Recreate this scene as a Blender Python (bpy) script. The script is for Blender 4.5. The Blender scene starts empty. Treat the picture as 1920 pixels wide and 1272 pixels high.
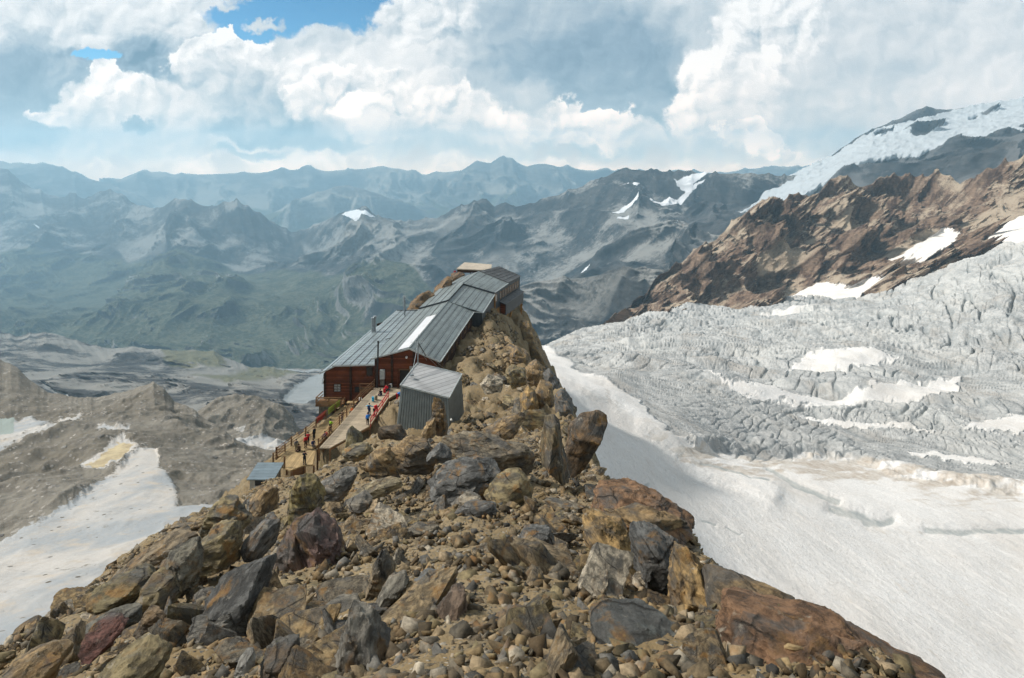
import bpy, bmesh, math, random
import numpy as np
from mathutils import Vector, Matrix
random.seed(7); RNG = np.random.default_rng(7)
F, CX, HY = 1200.0, 960.0, 285.0          # focal length in photo pixels, optical axis column, eye-level row
scene = bpy.context.scene
col = scene.collection

def P(px, py, Y):                          # photo pixel + distance -> world point (camera at the origin, level, looking along +Y)
    return np.array([(px - CX) / F * Y, Y, -(py - HY) / F * Y])
def V(px, py, Y): return Vector(P(px, py, Y))

# ------------------------------------------------------------------ noise
def _hash(ix, iy, iz, seed):
    h = (ix.astype(np.int64) * 374761393 + iy.astype(np.int64) * 668265263 + iz.astype(np.int64) * 2147483647 + seed * 974634777) & 0xffffffff
    h = ((h ^ (h >> 13)) * 1274126177) & 0xffffffff
    h = ((h ^ (h >> 16)) * 2246822519) & 0xffffffff
    return (h ^ (h >> 15)) & 0xffffffff
_G3 = np.array([[1,1,0],[-1,1,0],[1,-1,0],[-1,-1,0],[1,0,1],[-1,0,1],[1,0,-1],[-1,0,-1],[0,1,1],[0,-1,1],[0,1,-1],[0,-1,-1],[1,1,0],[-1,1,0],[0,-1,1],[0,-1,-1]], float)
def perlin(x, y, z=None, seed=0):
    x = np.asarray(x, float); y = np.asarray(y, float)
    z = np.zeros_like(x) + 0.37 if z is None else np.asarray(z, float)
    x0, y0, z0 = np.floor(x), np.floor(y), np.floor(z)
    fx, fy, fz = x - x0, y - y0, z - z0
    u, v, w = [t * t * t * (t * (t * 6 - 15) + 10) for t in (fx, fy, fz)]
    def g(dx, dy, dz):
        k = _hash(x0 + dx, y0 + dy, z0 + dz, seed) & 15
        G = _G3[k]
        return G[..., 0] * (fx - dx) + G[..., 1] * (fy - dy) + G[..., 2] * (fz - dz)
    a = g(0,0,0); a += u * (g(1,0,0) - a)
    b = g(0,1,0); b += u * (g(1,1,0) - b)
    c = g(0,0,1); c += u * (g(1,0,1) - c)
    d = g(0,1,1); d += u * (g(1,1,1) - d)
    a += v * (b - a); c += v * (d - c)
    return a + w * (c - a)
def fbm(x, y, z=None, o=5, gain=.5, lac=2.03, seed=0):
    s = 0; a = 1.0; f = 1.0
    for k in range(o):
        s = s + a * perlin(x * f, y * f, None if z is None else z * f, seed + k); a *= gain; f *= lac
    return s
def ridged(x, y, z=None, o=5, gain=.5, lac=2.07, seed=0):
    s = 0; a = 1.0; f = 1.0; w = 1.0
    for k in range(o):
        n = 1 - np.abs(perlin(x * f, y * f, None if z is None else z * f, seed + k)) * 1.6
        n = np.clip(n, 0, 1) ** 2 * w; w = np.clip(n * 1.6, 0, 1)
        s = s + a * n; a *= gain; f *= lac
    return s
def sstep(a, b, x):
    t = np.clip((x - a) / (b - a), 0, 1); return t * t * (3 - 2 * t)
def inpoly(x, y, poly):
    r = np.zeros(x.shape, bool); n = len(poly)
    for i in range(n):
        x1, y1 = poly[i]; x2, y2 = poly[(i + 1) % n]
        if y1 == y2: continue
        c = ((y1 > y) != (y2 > y)) & (x < (x2 - x1) * (y - y1) / (y2 - y1) + x1); r ^= c
    return r
def polydist(x, y, pts, closed=False):
    d = np.full(x.shape, 1e9); n = len(pts)
    for i in range(n if closed else n - 1):
        ax, ay = pts[i]; bx, by = pts[(i + 1) % n]
        vx, vy = bx - ax, by - ay; L = vx * vx + vy * vy + 1e-9
        t = np.clip(((x - ax) * vx + (y - ay) * vy) / L, 0, 1)
        d = np.minimum(d, np.hypot(x - ax - t * vx, y - ay - t * vy))
    return d
def polymask(x, y, poly, soft=2.0):
    d = polydist(x, y, poly, True); return sstep(-soft, soft, np.where(inpoly(x, y, poly), d, -d))

# ------------------------------------------------------------------ object helpers
def tag(o, label=None, cat=None, group=None, kind=None):
    if label: o['label'] = label
    if cat: o['category'] = cat
    if group: o['group'] = group
    if kind: o['kind'] = kind
    return o
def link(name, me, mat=None, parent=None, smooth=False):
    o = bpy.data.objects.new(name, me); col.objects.link(o)
    if mat is not None: me.materials.append(mat)
    if parent is not None: o.parent = parent
    if smooth: me.polygons.foreach_set('use_smooth', [True] * len(me.polygons))
    return o
def empty(name, loc, label=None, cat=None, group=None):
    o = bpy.data.objects.new(name, None); col.objects.link(o); o.location = loc; o.empty_display_size = .3
    return tag(o, label, cat, group)
def npmesh(name, verts, faces, smooth=True):
    me = bpy.data.meshes.new(name)
    verts = np.asarray(verts, np.float32); faces = np.asarray(faces, np.int32); n = faces.shape[1]
    me.vertices.add(len(verts)); me.vertices.foreach_set('co', verts.ravel())
    me.loops.add(faces.size); me.loops.foreach_set('vertex_index', faces.ravel())
    me.polygons.add(len(faces)); me.polygons.foreach_set('loop_start', np.arange(0, faces.size, n, dtype=np.int32))
    me.update(calc_edges=True); me.validate()
    if smooth: me.polygons.foreach_set('use_smooth', np.ones(len(me.polygons), bool))
    return me
def gridfaces(nr, nc):
    i = np.arange(nr * nc).reshape(nr, nc)
    return np.stack([i[:-1, :-1], i[1:, :-1], i[1:, 1:], i[:-1, 1:]], -1).reshape(-1, 4)
def add_mask(me, rgba, name='mask'):
    a = me.attributes.new(name, 'FLOAT_COLOR', 'POINT'); a.data.foreach_set('color', np.asarray(rgba, np.float32).ravel())

# ------------------------------------------------------------------ node helpers
class NT:
    def __init__(s, tree): s.t = tree; s.n = tree.nodes; s.l = tree.links
    def add(s, typ, **kw):
        n = s.n.new(typ)
        for k, v in kw.items():
            if k.startswith('i_'): pass
            else: setattr(n, k, v)
        return n
    def put(s, sock, v):
        if isinstance(v, bpy.types.NodeSocket): s.l.new(v, sock)
        elif v is not None:
            if sock.type == 'RGBA' and isinstance(v, (tuple, list)) and len(v) == 3: v = (*v, 1)
            sock.default_value = v
    def m(s, op, a, b=None, c=None, clamp=False):
        n = s.add('ShaderNodeMath', operation=op, use_clamp=clamp)
        for k, v in enumerate((a, b, c)):
            if v is not None: s.put(n.inputs[k], v)
        return n.outputs[0]
    def vm(s, op, a, b=None, scale=None):
        n = s.add('ShaderNodeVectorMath', operation=op); s.put(n.inputs[0], a)
        if b is not None: s.put(n.inputs[1], b)
        if scale is not None: s.put(n.inputs['Scale'], scale)
        return n.outputs['Value'] if op in ('LENGTH', 'DOT_PRODUCT', 'DISTANCE') else n.outputs[0]
    def noise(s, vec, scale, detail=5, rough=.55, dist=0, out=0, ntype='FBM', lac=2.0, dim='3D'):
        n = s.add('ShaderNodeTexNoise', noise_dimensions=dim); n.noise_type = ntype
        if vec is not None: s.put(n.inputs['Vector'], vec)
        s.put(n.inputs['Scale'], scale); n.inputs['Detail'].default_value = detail
        n.inputs['Roughness'].default_value = rough; n.inputs['Distortion'].default_value = dist; n.inputs['Lacunarity'].default_value = lac
        return n.outputs[out]
    def vor(s, vec, scale, feature='F1', out='Distance', rnd=1.0, detail=0):
        n = s.add('ShaderNodeTexVoronoi', feature=feature)
        if vec is not None: s.put(n.inputs['Vector'], vec)
        s.put(n.inputs['Scale'], scale); n.inputs['Randomness'].default_value = rnd; n.inputs['Detail'].default_value = detail
        return n.outputs[out]
    def rng(s, v, a, b, c=0.0, d=1.0, smooth=True):
        n = s.add('ShaderNodeMapRange', interpolation_type='SMOOTHSTEP' if smooth else 'LINEAR')
        for k, x in zip(('Value', 'From Min', 'From Max', 'To Min', 'To Max'), (v, a, b, c, d)): s.put(n.inputs[k], x)
        return n.outputs[0]
    def mix(s, f, a, b, mode='MIX'):
        n = s.add('ShaderNodeMix', data_type='RGBA', blend_type=mode)
        s.put(n.inputs[0], f); s.put(n.inputs[6], a); s.put(n.inputs[7], b)
        return n.outputs[2]
    def mapping(s, vec, scale=(1,1,1), rot=(0,0,0), loc=(0,0,0)):
        n = s.add('ShaderNodeMapping'); s.put(n.inputs['Vector'], vec)
        n.inputs['Scale'].default_value = scale; n.inputs['Rotation'].default_value = rot; n.inputs['Location'].default_value = loc
        return n.outputs[0]
    def ramp(s, v, stops):
        n = s.add('ShaderNodeValToRGB'); s.put(n.inputs[0], v); e = n.color_ramp.elements
        while len(e) < len(stops): e.new(.5)
        for q, (p, c) in zip(e, stops): q.position = p; q.color = (*c, 1)
        return n.outputs[0]
    def bump(s, h, strength=.5, dist=.05, normal=None):
        n = s.add('ShaderNodeBump'); s.put(n.inputs['Height'], h); n.inputs['Strength'].default_value = strength; n.inputs['Distance'].default_value = dist
        if normal is not None: s.put(n.inputs['Normal'], normal)
        return n.outputs[0]
    def attr(s, name, out='Color'):
        return s.add('ShaderNodeAttribute', attribute_name=name).outputs[out]
    def sep(s, v): return s.add_sep(v)
    def add_sep(s, v):
        n = s.add('ShaderNodeSeparateXYZ'); s.put(n.inputs[0], v); return n.outputs
    def comb(s, x, y, z=0.0):
        n = s.add('ShaderNodeCombineXYZ')
        for k, q in enumerate((x, y, z)): s.put(n.inputs[k], q)
        return n.outputs[0]
def material(name):
    m = bpy.data.materials.new(name); m.use_nodes = True; t = NT(m.node_tree); t.n.clear()
    out = t.add('ShaderNodeOutputMaterial'); b = t.add('ShaderNodeBsdfPrincipled'); t.l.new(b.outputs[0], out.inputs['Surface'])
    t.bsdf = b; t.out = out
    return m, t
def finish(t, color, rough=.8, normal=None, spec=.3, metal=0.0):
    b = t.bsdf; t.put(b.inputs['Base Color'], color); t.put(b.inputs['Roughness'], rough); t.put(b.inputs['Specular IOR Level'], spec); t.put(b.inputs['Metallic'], metal)
    if normal is not None: t.put(b.inputs['Normal'], normal)
def simple(name, color, rough=.6, spec=.4, metal=0.0, var=.25, scale=3.0):
    m, t = material(name); c = t.add('ShaderNodeTexCoord').outputs['Object']
    n = t.noise(c, scale, 4, .6)
    k = t.rng(n, .25, .75, 1 - var, 1 + var)
    finish(t, t.vm('SCALE', color, scale=k), rough, None, spec, metal); return m

# ------------------------------------------------------------------ camera, sun, render settings
cam = bpy.data.cameras.new('camera'); cam_o = bpy.data.objects.new('camera', cam); col.objects.link(cam_o)
cam.sensor_width = 36; cam.sensor_fit = 'HORIZONTAL'; cam.lens = F / 1920 * 36; cam.shift_y = -(636 - HY) / 1920
cam.clip_start = .2; cam.clip_end = 120000; cam_o.rotation_euler = (math.radians(90), 0, 0); scene.camera = cam_o
SUN = Vector((-.70, .10, .70)).normalized()
elev = math.asin(SUN.z); az = math.atan2(SUN.x, SUN.y)
sl = bpy.data.lights.new('sun', 'SUN'); sl.energy = 4.3; sl.angle = math.radians(6); sl.color = (1, .95, .87)
so = bpy.data.objects.new('sun', sl); col.objects.link(so); so.rotation_euler = (-SUN).to_track_quat('-Z', 'Y').to_euler(); so.location = SUN * 300
scene.view_settings.view_transform = 'Standard'; scene.view_settings.look = 'None'; scene.view_settings.exposure = 0.1; scene.view_settings.gamma = 1.0
scene.render.engine = 'CYCLES'; cy = scene.cycles
cy.use_denoising = True; cy.max_bounces = 5; cy.diffuse_bounces = 3; cy.glossy_bounces = 2; cy.volume_bounces = 2; cy.transmission_bounces = 3; cy.transparent_max_bounces = 8
cy.use_adaptive_sampling = True; cy.adaptive_threshold = .015; cy.sample_clamp_indirect = 4
try: cy.denoiser = 'OPENIMAGEDENOISE'; cy.denoising_prefilter = 'FAST'
except Exception: pass
# ------------------------------------------------------------------ terrain materials
def mat_mountain(name, rock_a, rock_b, grass=None, scale=.004, pale=(.36, .33, .28), forest=None, bump=.5, snowc=(.80, .81, .83), tilt=.5, pt=.70):
    """mask R = snow, G = pale scree, B = grass/forest"""
    m, t = material(name)
    pos = t.add('ShaderNodeNewGeometry').outputs['Position']; nz = t.sep(t.add('ShaderNodeNewGeometry').outputs['Normal'])[2]
    mk = t.sep(t.attr('mask'))
    n1 = t.noise(pos, scale, 8, .65); n2 = t.noise(t.mapping(pos, (1, 1, .35), (.3, tilt, .2)), scale * 5, 9, .70)
    n3 = t.noise(pos, scale * 28, 6, .75); bed = t.noise(t.mapping(pos, (.35, .6, 2.6), (.2, tilt, .1)), scale * 14, 8, .72)
    c = t.mix(t.rng(n2, .40, .60), rock_a, rock_b)
    c = t.mix(t.rng(bed, .44, .58, .55, 0), c, t.vm('SCALE', c, scale=.45))
    c = t.mix(t.rng(t.m('ADD', n1, t.m('ADD', t.m('MULTIPLY', n3, .3), t.m('MULTIPLY', nz, .12))), pt, pt + .12), c, pale)
    c = t.mix(t.m('MULTIPLY', mk[1], t.rng(t.m('ADD', n3, t.m('MULTIPLY', n2, .6)), .55, .85, .25, 1)), c, pale)
    if grass:
        gm = t.m('MULTIPLY', mk[2], t.rng(t.m('ADD', nz, t.m('MULTIPLY', t.m('SUBTRACT', n2, .5), 2.2)), .40, .75))
        c = t.mix(gm, c, t.mix(t.rng(t.m('ADD', n3, t.m('MULTIPLY', t.m('SUBTRACT', n2, .5), .8)), .40, .58), grass, forest or grass))
    sm = t.rng(t.m('ADD', mk[0], t.m('MULTIPLY', t.m('SUBTRACT', n3, .5), 1.1)), .42, .58)
    sc = t.mix(t.rng(n2, .45, .7), snowc, tuple(x * .86 for x in snowc))
    c = t.mix(sm, c, sc)
    h = t.m('MULTIPLY', t.m('ADD', t.m('ADD', n2, t.m('MULTIPLY', bed, .5)), t.m('MULTIPLY', n3, .5)), t.rng(sm, 0, 1, 1, .15))
    finish(t, c, .95, t.bump(h, bump, .12 / scale * .25), .1)
    return m

def mat_moraine():
    m, t = material('moraine_gravel'); pos = t.add('ShaderNodeNewGeometry').outputs['Position']
    mk = t.sep(t.attr('mask'))
    big = t.noise(pos, .018, 6, .6); mid = t.noise(pos, .16, 6, .65); fine = t.noise(pos, 1.1, 4, .7)
    st = t.vor(pos, .55, 'F1', 'Color'); sd = t.vor(pos, .55, 'F1', 'Distance')
    s2 = t.vor(pos, .16, 'F1', 'Color'); d2 = t.vor(pos, .16)
    c = t.mix(t.rng(big, .35, .65), (.18, .16, .128), (.23, .212, .18))
    c = t.mix(t.rng(mid, .35, .7), c, (.155, .14, .12))
    stone = t.m('MULTIPLY', t.rng(sd, .28, .42, 1, 0), t.rng(t.sep(st)[0], .62, .72))
    c = t.mix(stone, c, t.mix(t.sep(st)[1], (.13, .125, .12), (.40, .37, .33)))
    stone2 = t.m('MULTIPLY', t.rng(d2, .14, .26, 1, 0), t.rng(t.sep(s2)[0], .78, .86))
    c = t.mix(stone2, c, t.mix(t.sep(s2)[1], (.10, .095, .09), (.36, .34, .31)))
    c = t.mix(t.rng(fine, .55, .75, 0, .5), c, (.30, .27, .23))
    edge = t.m('ADD', t.m('MULTIPLY', t.m('SUBTRACT', mid, .5), 2.6), t.m('MULTIPLY', t.m('SUBTRACT', fine, .5), 1.3))
    wet = t.noise(t.mapping(pos, (1, .35, 1)), .05, 6, .6)
    snow = t.mix(t.rng(wet, .38, .62), (.50, .475, .445), (.335, .355, .37))
    snow = t.mix(t.rng(mid, .50, .72, 0, .75), snow, (.50, .43, .35)); snow = t.mix(t.rng(fine, .55, .7, 0, .5), snow, (.45, .41, .36))
    grit = t.m('MULTIPLY', t.rng(sd, .22, .34, 1, 0), t.rng(t.sep(st)[2], .90, .94)); snow = t.mix(grit, snow, (.14, .125, .105)); snow = t.mix(t.rng(t.noise(t.mapping(pos, (.5, 1, 1), (0, 0, .7)), .4, 6, .7), .52, .68, 0, .5), snow, (.36, .345, .33))
    c = t.mix(t.rng(t.m('ADD', mk[0], edge), .36, .60), c, snow)
    c = t.mix(t.rng(t.m('ADD', mk[1], t.m('MULTIPLY', edge, .6)), .42, .58), c, t.mix(t.rng(mid, .4, .6), (.50, .42, .27), (.38, .31, .20)))
    c = t.mix(t.rng(mk[2], .4, .6), c, (.29, .33, .305))
    h = t.m('ADD', t.m('MULTIPLY', fine, .5), t.m('ADD', t.m('MULTIPLY', stone, .5), t.m('MULTIPLY', stone2, 1.1)))
    h = t.m('MULTIPLY', h, t.rng(mk[0], .3, .6, 1, .25))
    finish(t, c, .95, t.bump(h, .6, .6), .1); return m

def mat_glacier():
    """mask R = clean snow, G = dirty brown snow, B = open grey ice, A = crevasses, bare ice tone with shade painted in"""
    m, t = material('glacier_snow_and_ice'); pos = t.add('ShaderNodeNewGeometry').outputs['Position']
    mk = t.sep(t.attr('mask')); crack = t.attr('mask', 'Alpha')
    a = t.noise(t.mapping(pos, (1, .55, .6), (0, 0, .5)), .035, 7, .6); b = t.noise(t.mapping(pos, (1, .4, 1), (0, 0, .6)), .35, 6, .65); f = t.noise(t.mapping(pos, (1, .5, 1), (0, 0, .6)), 1.6, 5, .75)
    g = t.noise(t.mapping(pos, (1, .6, 1), (0, 0, .6)), 5.0, 3, .7)
    snow = t.mix(t.rng(a, .4, .68), (.80, .775, .75), (.70, .66, .62))
    snow = t.mix(t.rng(f, .48, .66, 0, .6), snow, (.58, .54, .50)); snow = t.mix(t.rng(g, .52, .66, 0, .4), snow, (.60, .56, .52))
    snow = t.mix(t.rng(b, .58, .8, 0, .6), snow, (.55, .475, .41))
    dirt = t.mix(t.rng(b, .35, .65), (.47, .40, .33), (.64, .59, .53))
    c = t.mix(t.rng(t.m('ADD', mk[1], t.m('MULTIPLY', t.m('SUBTRACT', b, .5), 1.3)), .3, .8), snow, dirt)
    flow = t.mapping(pos, (1, .22, .5), (0, 0, .55)); cross = t.mapping(pos, (.25, 1, .5), (0, 0, .55))
    i1 = t.noise(flow, .10, 9, .74); i2 = t.noise(cross, .14, 9, .74); i3 = t.noise(pos, .55, 6, .75)
    v = t.m('ADD', t.m('MULTIPLY', i1, .45), t.m('ADD', t.m('MULTIPLY', i2, .40), t.m('MULTIPLY', i3, .35)))
    ice = t.ramp(v, [(.44, (.22, .235, .24)), (.54, (.39, .395, .388)), (.63, (.53, .525, .51)), (.76, (.69, .68, .66))])
    ice = t.mix(t.rng(a, .48, .66, 0, .55), ice, (.43, .385, .335))
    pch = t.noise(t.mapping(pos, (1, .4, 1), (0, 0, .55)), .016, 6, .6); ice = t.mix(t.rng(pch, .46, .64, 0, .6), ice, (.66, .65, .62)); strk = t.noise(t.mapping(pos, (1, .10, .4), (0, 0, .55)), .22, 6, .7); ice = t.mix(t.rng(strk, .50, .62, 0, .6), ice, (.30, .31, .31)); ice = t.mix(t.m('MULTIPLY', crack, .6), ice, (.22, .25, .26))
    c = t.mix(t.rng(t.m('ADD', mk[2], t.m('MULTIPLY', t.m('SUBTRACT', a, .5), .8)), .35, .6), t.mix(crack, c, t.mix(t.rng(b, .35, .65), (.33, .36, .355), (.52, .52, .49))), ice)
    h = t.m('ADD', t.m('MULTIPLY', f, .55), t.m('MULTIPLY', v, t.rng(mk[2], .3, .7, .2, 5.0)))
    finish(t, c, .85, t.bump(h, .7, .8), .2); return m

# ------------------------------------------------------------------ sheets of terrain
def sheet(name, rows, px0, px1, ncol, nrow, mat, disp=None, mask=None, jag=None, back=True, sp=1.0, kind='structure', backdrop=.5, label=None, cat=None):
    """rows: list of polylines [(px,py,Y)...] from skyline down to the foot"""
    px = np.linspace(px0, px1, ncol)
    R = []
    for r in rows:
        r = np.array(sorted(r), float)
        a, b = np.interp(px, r[:, 0], r[:, 1]), np.interp(px, r[:, 0], np.log(r[:, 2]))
        def sm(q, wpx):                        # round off the corners between the control points
            n = max(3, int(wpx / (px[1] - px[0]))) | 1; k = np.hanning(n + 2)[1:-1]; k /= k.sum()
            return np.convolve(np.pad(q, n // 2, mode='edge'), k, 'valid')
        R.append((a if len(R) == 0 else sm(a, 160), sm(b, 160)))
    K = len(R); py = np.array([a for a, b in R]); ly = np.array([b for a, b in R])
    w = np.concatenate([[0], np.cumsum(np.abs(np.diff(py.mean(1))) + 8)]); w /= w[-1]
    s = np.linspace(0, 1, nrow) ** sp
    def smooth_interp(A):                      # monotone-ish cubic through the control rows
        m = np.zeros_like(A); d = np.diff(A, axis=0) / np.diff(w)[:, None]
        m[0], m[-1] = d[0], d[-1]
        for k in range(1, K - 1):
            same = d[k - 1] * d[k] > 0
            m[k] = np.where(same, 2 * d[k - 1] * d[k] / np.where(same, d[k - 1] + d[k], 1), 0)
        out = np.empty((nrow, A.shape[1]))
        for i, q in enumerate(s):
            k = min(max(np.searchsorted(w, q) - 1, 0), K - 2); h = w[k + 1] - w[k]; u = (q - w[k]) / h
            out[i] = (2*u**3-3*u*u+1)*A[k] + (u**3-2*u*u+u)*h*m[k] + (-2*u**3+3*u*u)*A[k+1] + (u**3-u*u)*h*m[k+1]
        return out
    PY, LY = smooth_interp(py), smooth_interp(ly)
    if jag is not None:
        PY = PY + jag(px)[None, :] * np.clip(1 - s * 5, 0, 1)[:, None]
    PX = np.broadcast_to(px, PY.shape).copy(); S = np.broadcast_to(s[:, None], PY.shape)
    Y = np.exp(LY); X = (PX - CX) / F * Y; Z = -(PY - HY) / F * Y
    P0 = np.stack([X, Y, Z], -1)
    if disp is not None:
        dx, dy, dz = disp(P0, PX, PY, S); X, Y, Z = X + dx, Y + dy, Z + dz
    G = np.stack([X, Y, Z], -1)
    M = mask(P0, PX, PY, S) if mask is not None else np.zeros(PX.shape + (4,))
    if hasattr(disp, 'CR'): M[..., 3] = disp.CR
    if back:                                   # the far side of the hill
        nb = 6; ex = []
        for k in range(1, nb + 1):
            q = k / nb; B = G[0].copy(); D = B[:, 1] * backdrop
            B[:, 1] += D * q; B[:, 0] *= 1 + backdrop * q; B[:, 2] -= D * (.55 * q + .25 * q * q); ex.append(B)
        G = np.concatenate([np.array(ex[::-1]), G], 0); M = np.concatenate([np.repeat(M[:1], nb, 0), M], 0)
    me = npmesh(name, G.reshape(-1, 3), gridfaces(G.shape[0], ncol)[:, ::-1])
    add_mask(me, M.reshape(-1, 4)); o = link(name, me, mat)
    return tag(o, label, cat, kind=kind)

def masks(PX, PY, P0, R=(), G=(), B=(), warp=6, wl=40, soft=3):
    wx = PX + warp * fbm(PX / wl, PY / wl, o=4, seed=31); wy = PY + warp * fbm(PX / wl + 9, PY / wl, o=4, seed=37)
    M = np.zeros(PX.shape + (4,))
    for k, L in enumerate((R, G, B)):
        for poly in L: M[..., k] = np.maximum(M[..., k], polymask(wx, wy, poly, soft))
    M[..., 3] = 1; return M

# ---- far ranges
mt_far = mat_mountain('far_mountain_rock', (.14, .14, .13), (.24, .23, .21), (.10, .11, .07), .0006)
mt_mid = mat_mountain('valley_side_rock', (.024, .029, .034), (.088, .087, .085), (.12, .125, .085), .0016, (.30, .29, .27), (.045, .055, .034), bump=.8, pt=.735)
mt_high = mat_mountain('high_mountain_rock', (.04, .045, .05), (.085, .085, .085), None, .0022, (.13, .13, .13), snowc=(.50, .535, .56))
def jag(amp, wl, seed): return lambda px: amp * (ridged(px / wl, px * 0 + seed, o=5, seed=seed) - .8) * -1
def disp_mtn(amp, wl, seed, rib=.5, edge=.12):
    def f(P0, PX, PY, S):
        x, y, z = P0[..., 0] / wl, P0[..., 1] / wl, P0[..., 2] / wl
        wx = x + .25 * fbm(x * 1.3, y * 1.3, z, o=3, seed=seed + 50)
        a = ridged(wx + .35 * y, y * .33, z * .45, o=8, gain=.58, seed=seed) - .9
        b = fbm(x * .35, y * .35, z * .2, o=3, seed=seed + 9)
        k = sstep(0, edge, S) * .92 + .08
        d = amp * (a * .8 + b * 1.1) * k
        return d * 0, -d * .9, d * .75
    return f
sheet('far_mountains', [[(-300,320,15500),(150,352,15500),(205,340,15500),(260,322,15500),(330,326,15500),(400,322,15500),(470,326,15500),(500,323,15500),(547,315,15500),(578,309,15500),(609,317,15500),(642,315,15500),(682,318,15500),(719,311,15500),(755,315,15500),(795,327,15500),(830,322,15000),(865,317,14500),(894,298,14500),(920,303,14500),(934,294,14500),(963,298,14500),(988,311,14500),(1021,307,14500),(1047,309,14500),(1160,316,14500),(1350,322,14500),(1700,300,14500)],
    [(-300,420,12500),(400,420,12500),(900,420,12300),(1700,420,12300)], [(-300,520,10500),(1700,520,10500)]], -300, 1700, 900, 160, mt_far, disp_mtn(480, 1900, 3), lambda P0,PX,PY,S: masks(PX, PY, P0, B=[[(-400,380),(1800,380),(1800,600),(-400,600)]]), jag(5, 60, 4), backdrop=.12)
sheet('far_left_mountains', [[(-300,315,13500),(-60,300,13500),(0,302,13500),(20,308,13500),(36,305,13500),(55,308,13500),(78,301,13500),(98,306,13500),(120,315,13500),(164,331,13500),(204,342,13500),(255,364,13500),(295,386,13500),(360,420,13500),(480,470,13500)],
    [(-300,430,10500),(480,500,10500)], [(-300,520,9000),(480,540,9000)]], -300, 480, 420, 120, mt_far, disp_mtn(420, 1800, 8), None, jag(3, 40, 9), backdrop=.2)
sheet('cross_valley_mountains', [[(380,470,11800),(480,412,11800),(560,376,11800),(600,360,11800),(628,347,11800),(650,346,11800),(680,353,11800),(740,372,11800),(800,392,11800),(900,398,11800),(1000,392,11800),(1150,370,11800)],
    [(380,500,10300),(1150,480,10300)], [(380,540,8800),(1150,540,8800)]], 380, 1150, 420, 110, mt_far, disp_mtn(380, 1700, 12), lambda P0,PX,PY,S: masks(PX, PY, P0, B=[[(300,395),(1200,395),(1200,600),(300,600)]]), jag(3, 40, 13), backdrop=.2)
# ---- the big valley side
MID_TOP = [(-300,330),(0,315),(15,316),(36,340),(73,355),(109,369),(135,362),(164,373),(208,355),(233,366),(255,384),(290,390),(306,386),(321,375),(346,370),(365,378),(394,386),(419,377),(443,373),(481,395),(503,411),(547,433),(569,431),(620,406),(656,393),(685,389),(704,406),(748,417),(828,406),(854,388),(885,378),(912,373),(928,386),(948,375),(967,386),(1010,377),(1069,355),(1120,336),(1167,314),(1200,316),(1300,322),(1440,326),(1500,330),(1700,330)]
MID_Y = [(-300,10000),(200,9500),(320,7600),(443,7000),(560,7600),(700,6400),(900,5600),(1167,4700),(1440,4000),(1700,3800)]
_my = lambda x: np.interp(x, *zip(*MID_Y))
def mid_mask(P0, PX, PY, S):
    snow = [[(640,405),(668,392),(690,400),(715,404),(700,412),(672,424),(655,410)], [(1246,466),(1290,430),(1352,384),(1345,405),(1318,428),(1280,447)], [(1205,380),(1260,357),(1325,333),(1300,352),(1240,380)], [(1152,402),(1190,378),(1185,390),(1160,404)], [(1162,412),(1180,408),(1176,416),(1160,416)], [(1116,545),(1150,520),(1176,513),(1150,535)], [(1265,330),(1330,322),(1300,345),(1282,338)],[(1092,500),(1106,486),(1104,496)],
            [(44,404),(56,412),(50,414)], [(1165,350),(1205,345),(1185,362)]]
    pale = [[(1010,640),(1000,560),(1060,520),(1180,560),(1120,640)], [(890,480),(960,455),(970,520),(930,560),(880,520)], [(480,640),(600,560),(700,500),(760,470),(740,520),(640,620),(560,690),(480,690)],
            [(560,450),(700,425),(900,400),(930,415),(760,450),(650,480),(560,490)], [(195,445),(300,430),(310,450),(220,470)], [(345,500),(375,495),(400,540),(385,575),(350,560)], [(-5,594),(28,607),(78,612),(78,616),(27,612),(-5,600)], [(82,550),(118,546),(140,540),(118,550),(82,555)], [(20,575),(45,540),(50,541),(26,576)]]
    grass = [[(-400,430),(300,470),(480,500),(620,520),(760,500),(900,620),(700,720),(-400,720)]]
    M = masks(PX, PY, P0, snow, pale, grass, 9, 45, 4)
    M[..., 1] *= .55 + .6 * fbm(PX / 60, PY / 25, o=4, seed=71); return M
sheet('valley_mountains', [[(x, y, float(_my(x))) for x, y in MID_TOP],
    [(-300,470,7200),(0,465,6800),(320,480,5900),(560,500,5600),(700,480,5000),(900,470,4500),(1167,430,4000),(1440,400,3500),(1700,400,3400)],
    [(-300,590,5000),(0,580,4700),(320,585,4400),(560,585,4100),(900,560,3500),(1167,520,3000),(1440,470,2900),(1700,470,2900)],
    [(-300,690,3600),(440,685,3300),(640,672,3000),(900,640,2700),(1167,600,2350),(1440,560,2300),(1700,560,2300)],
    [(-300,730,2900),(640,715,2500),(1000,690,2100),(1440,640,1900),(1700,640,1900)]], -300, 1700, 1250, 460, mt_mid, disp_mtn(270, 1500, 21, edge=.13), mid_mask, jag(3.5, 26, 23))
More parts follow.
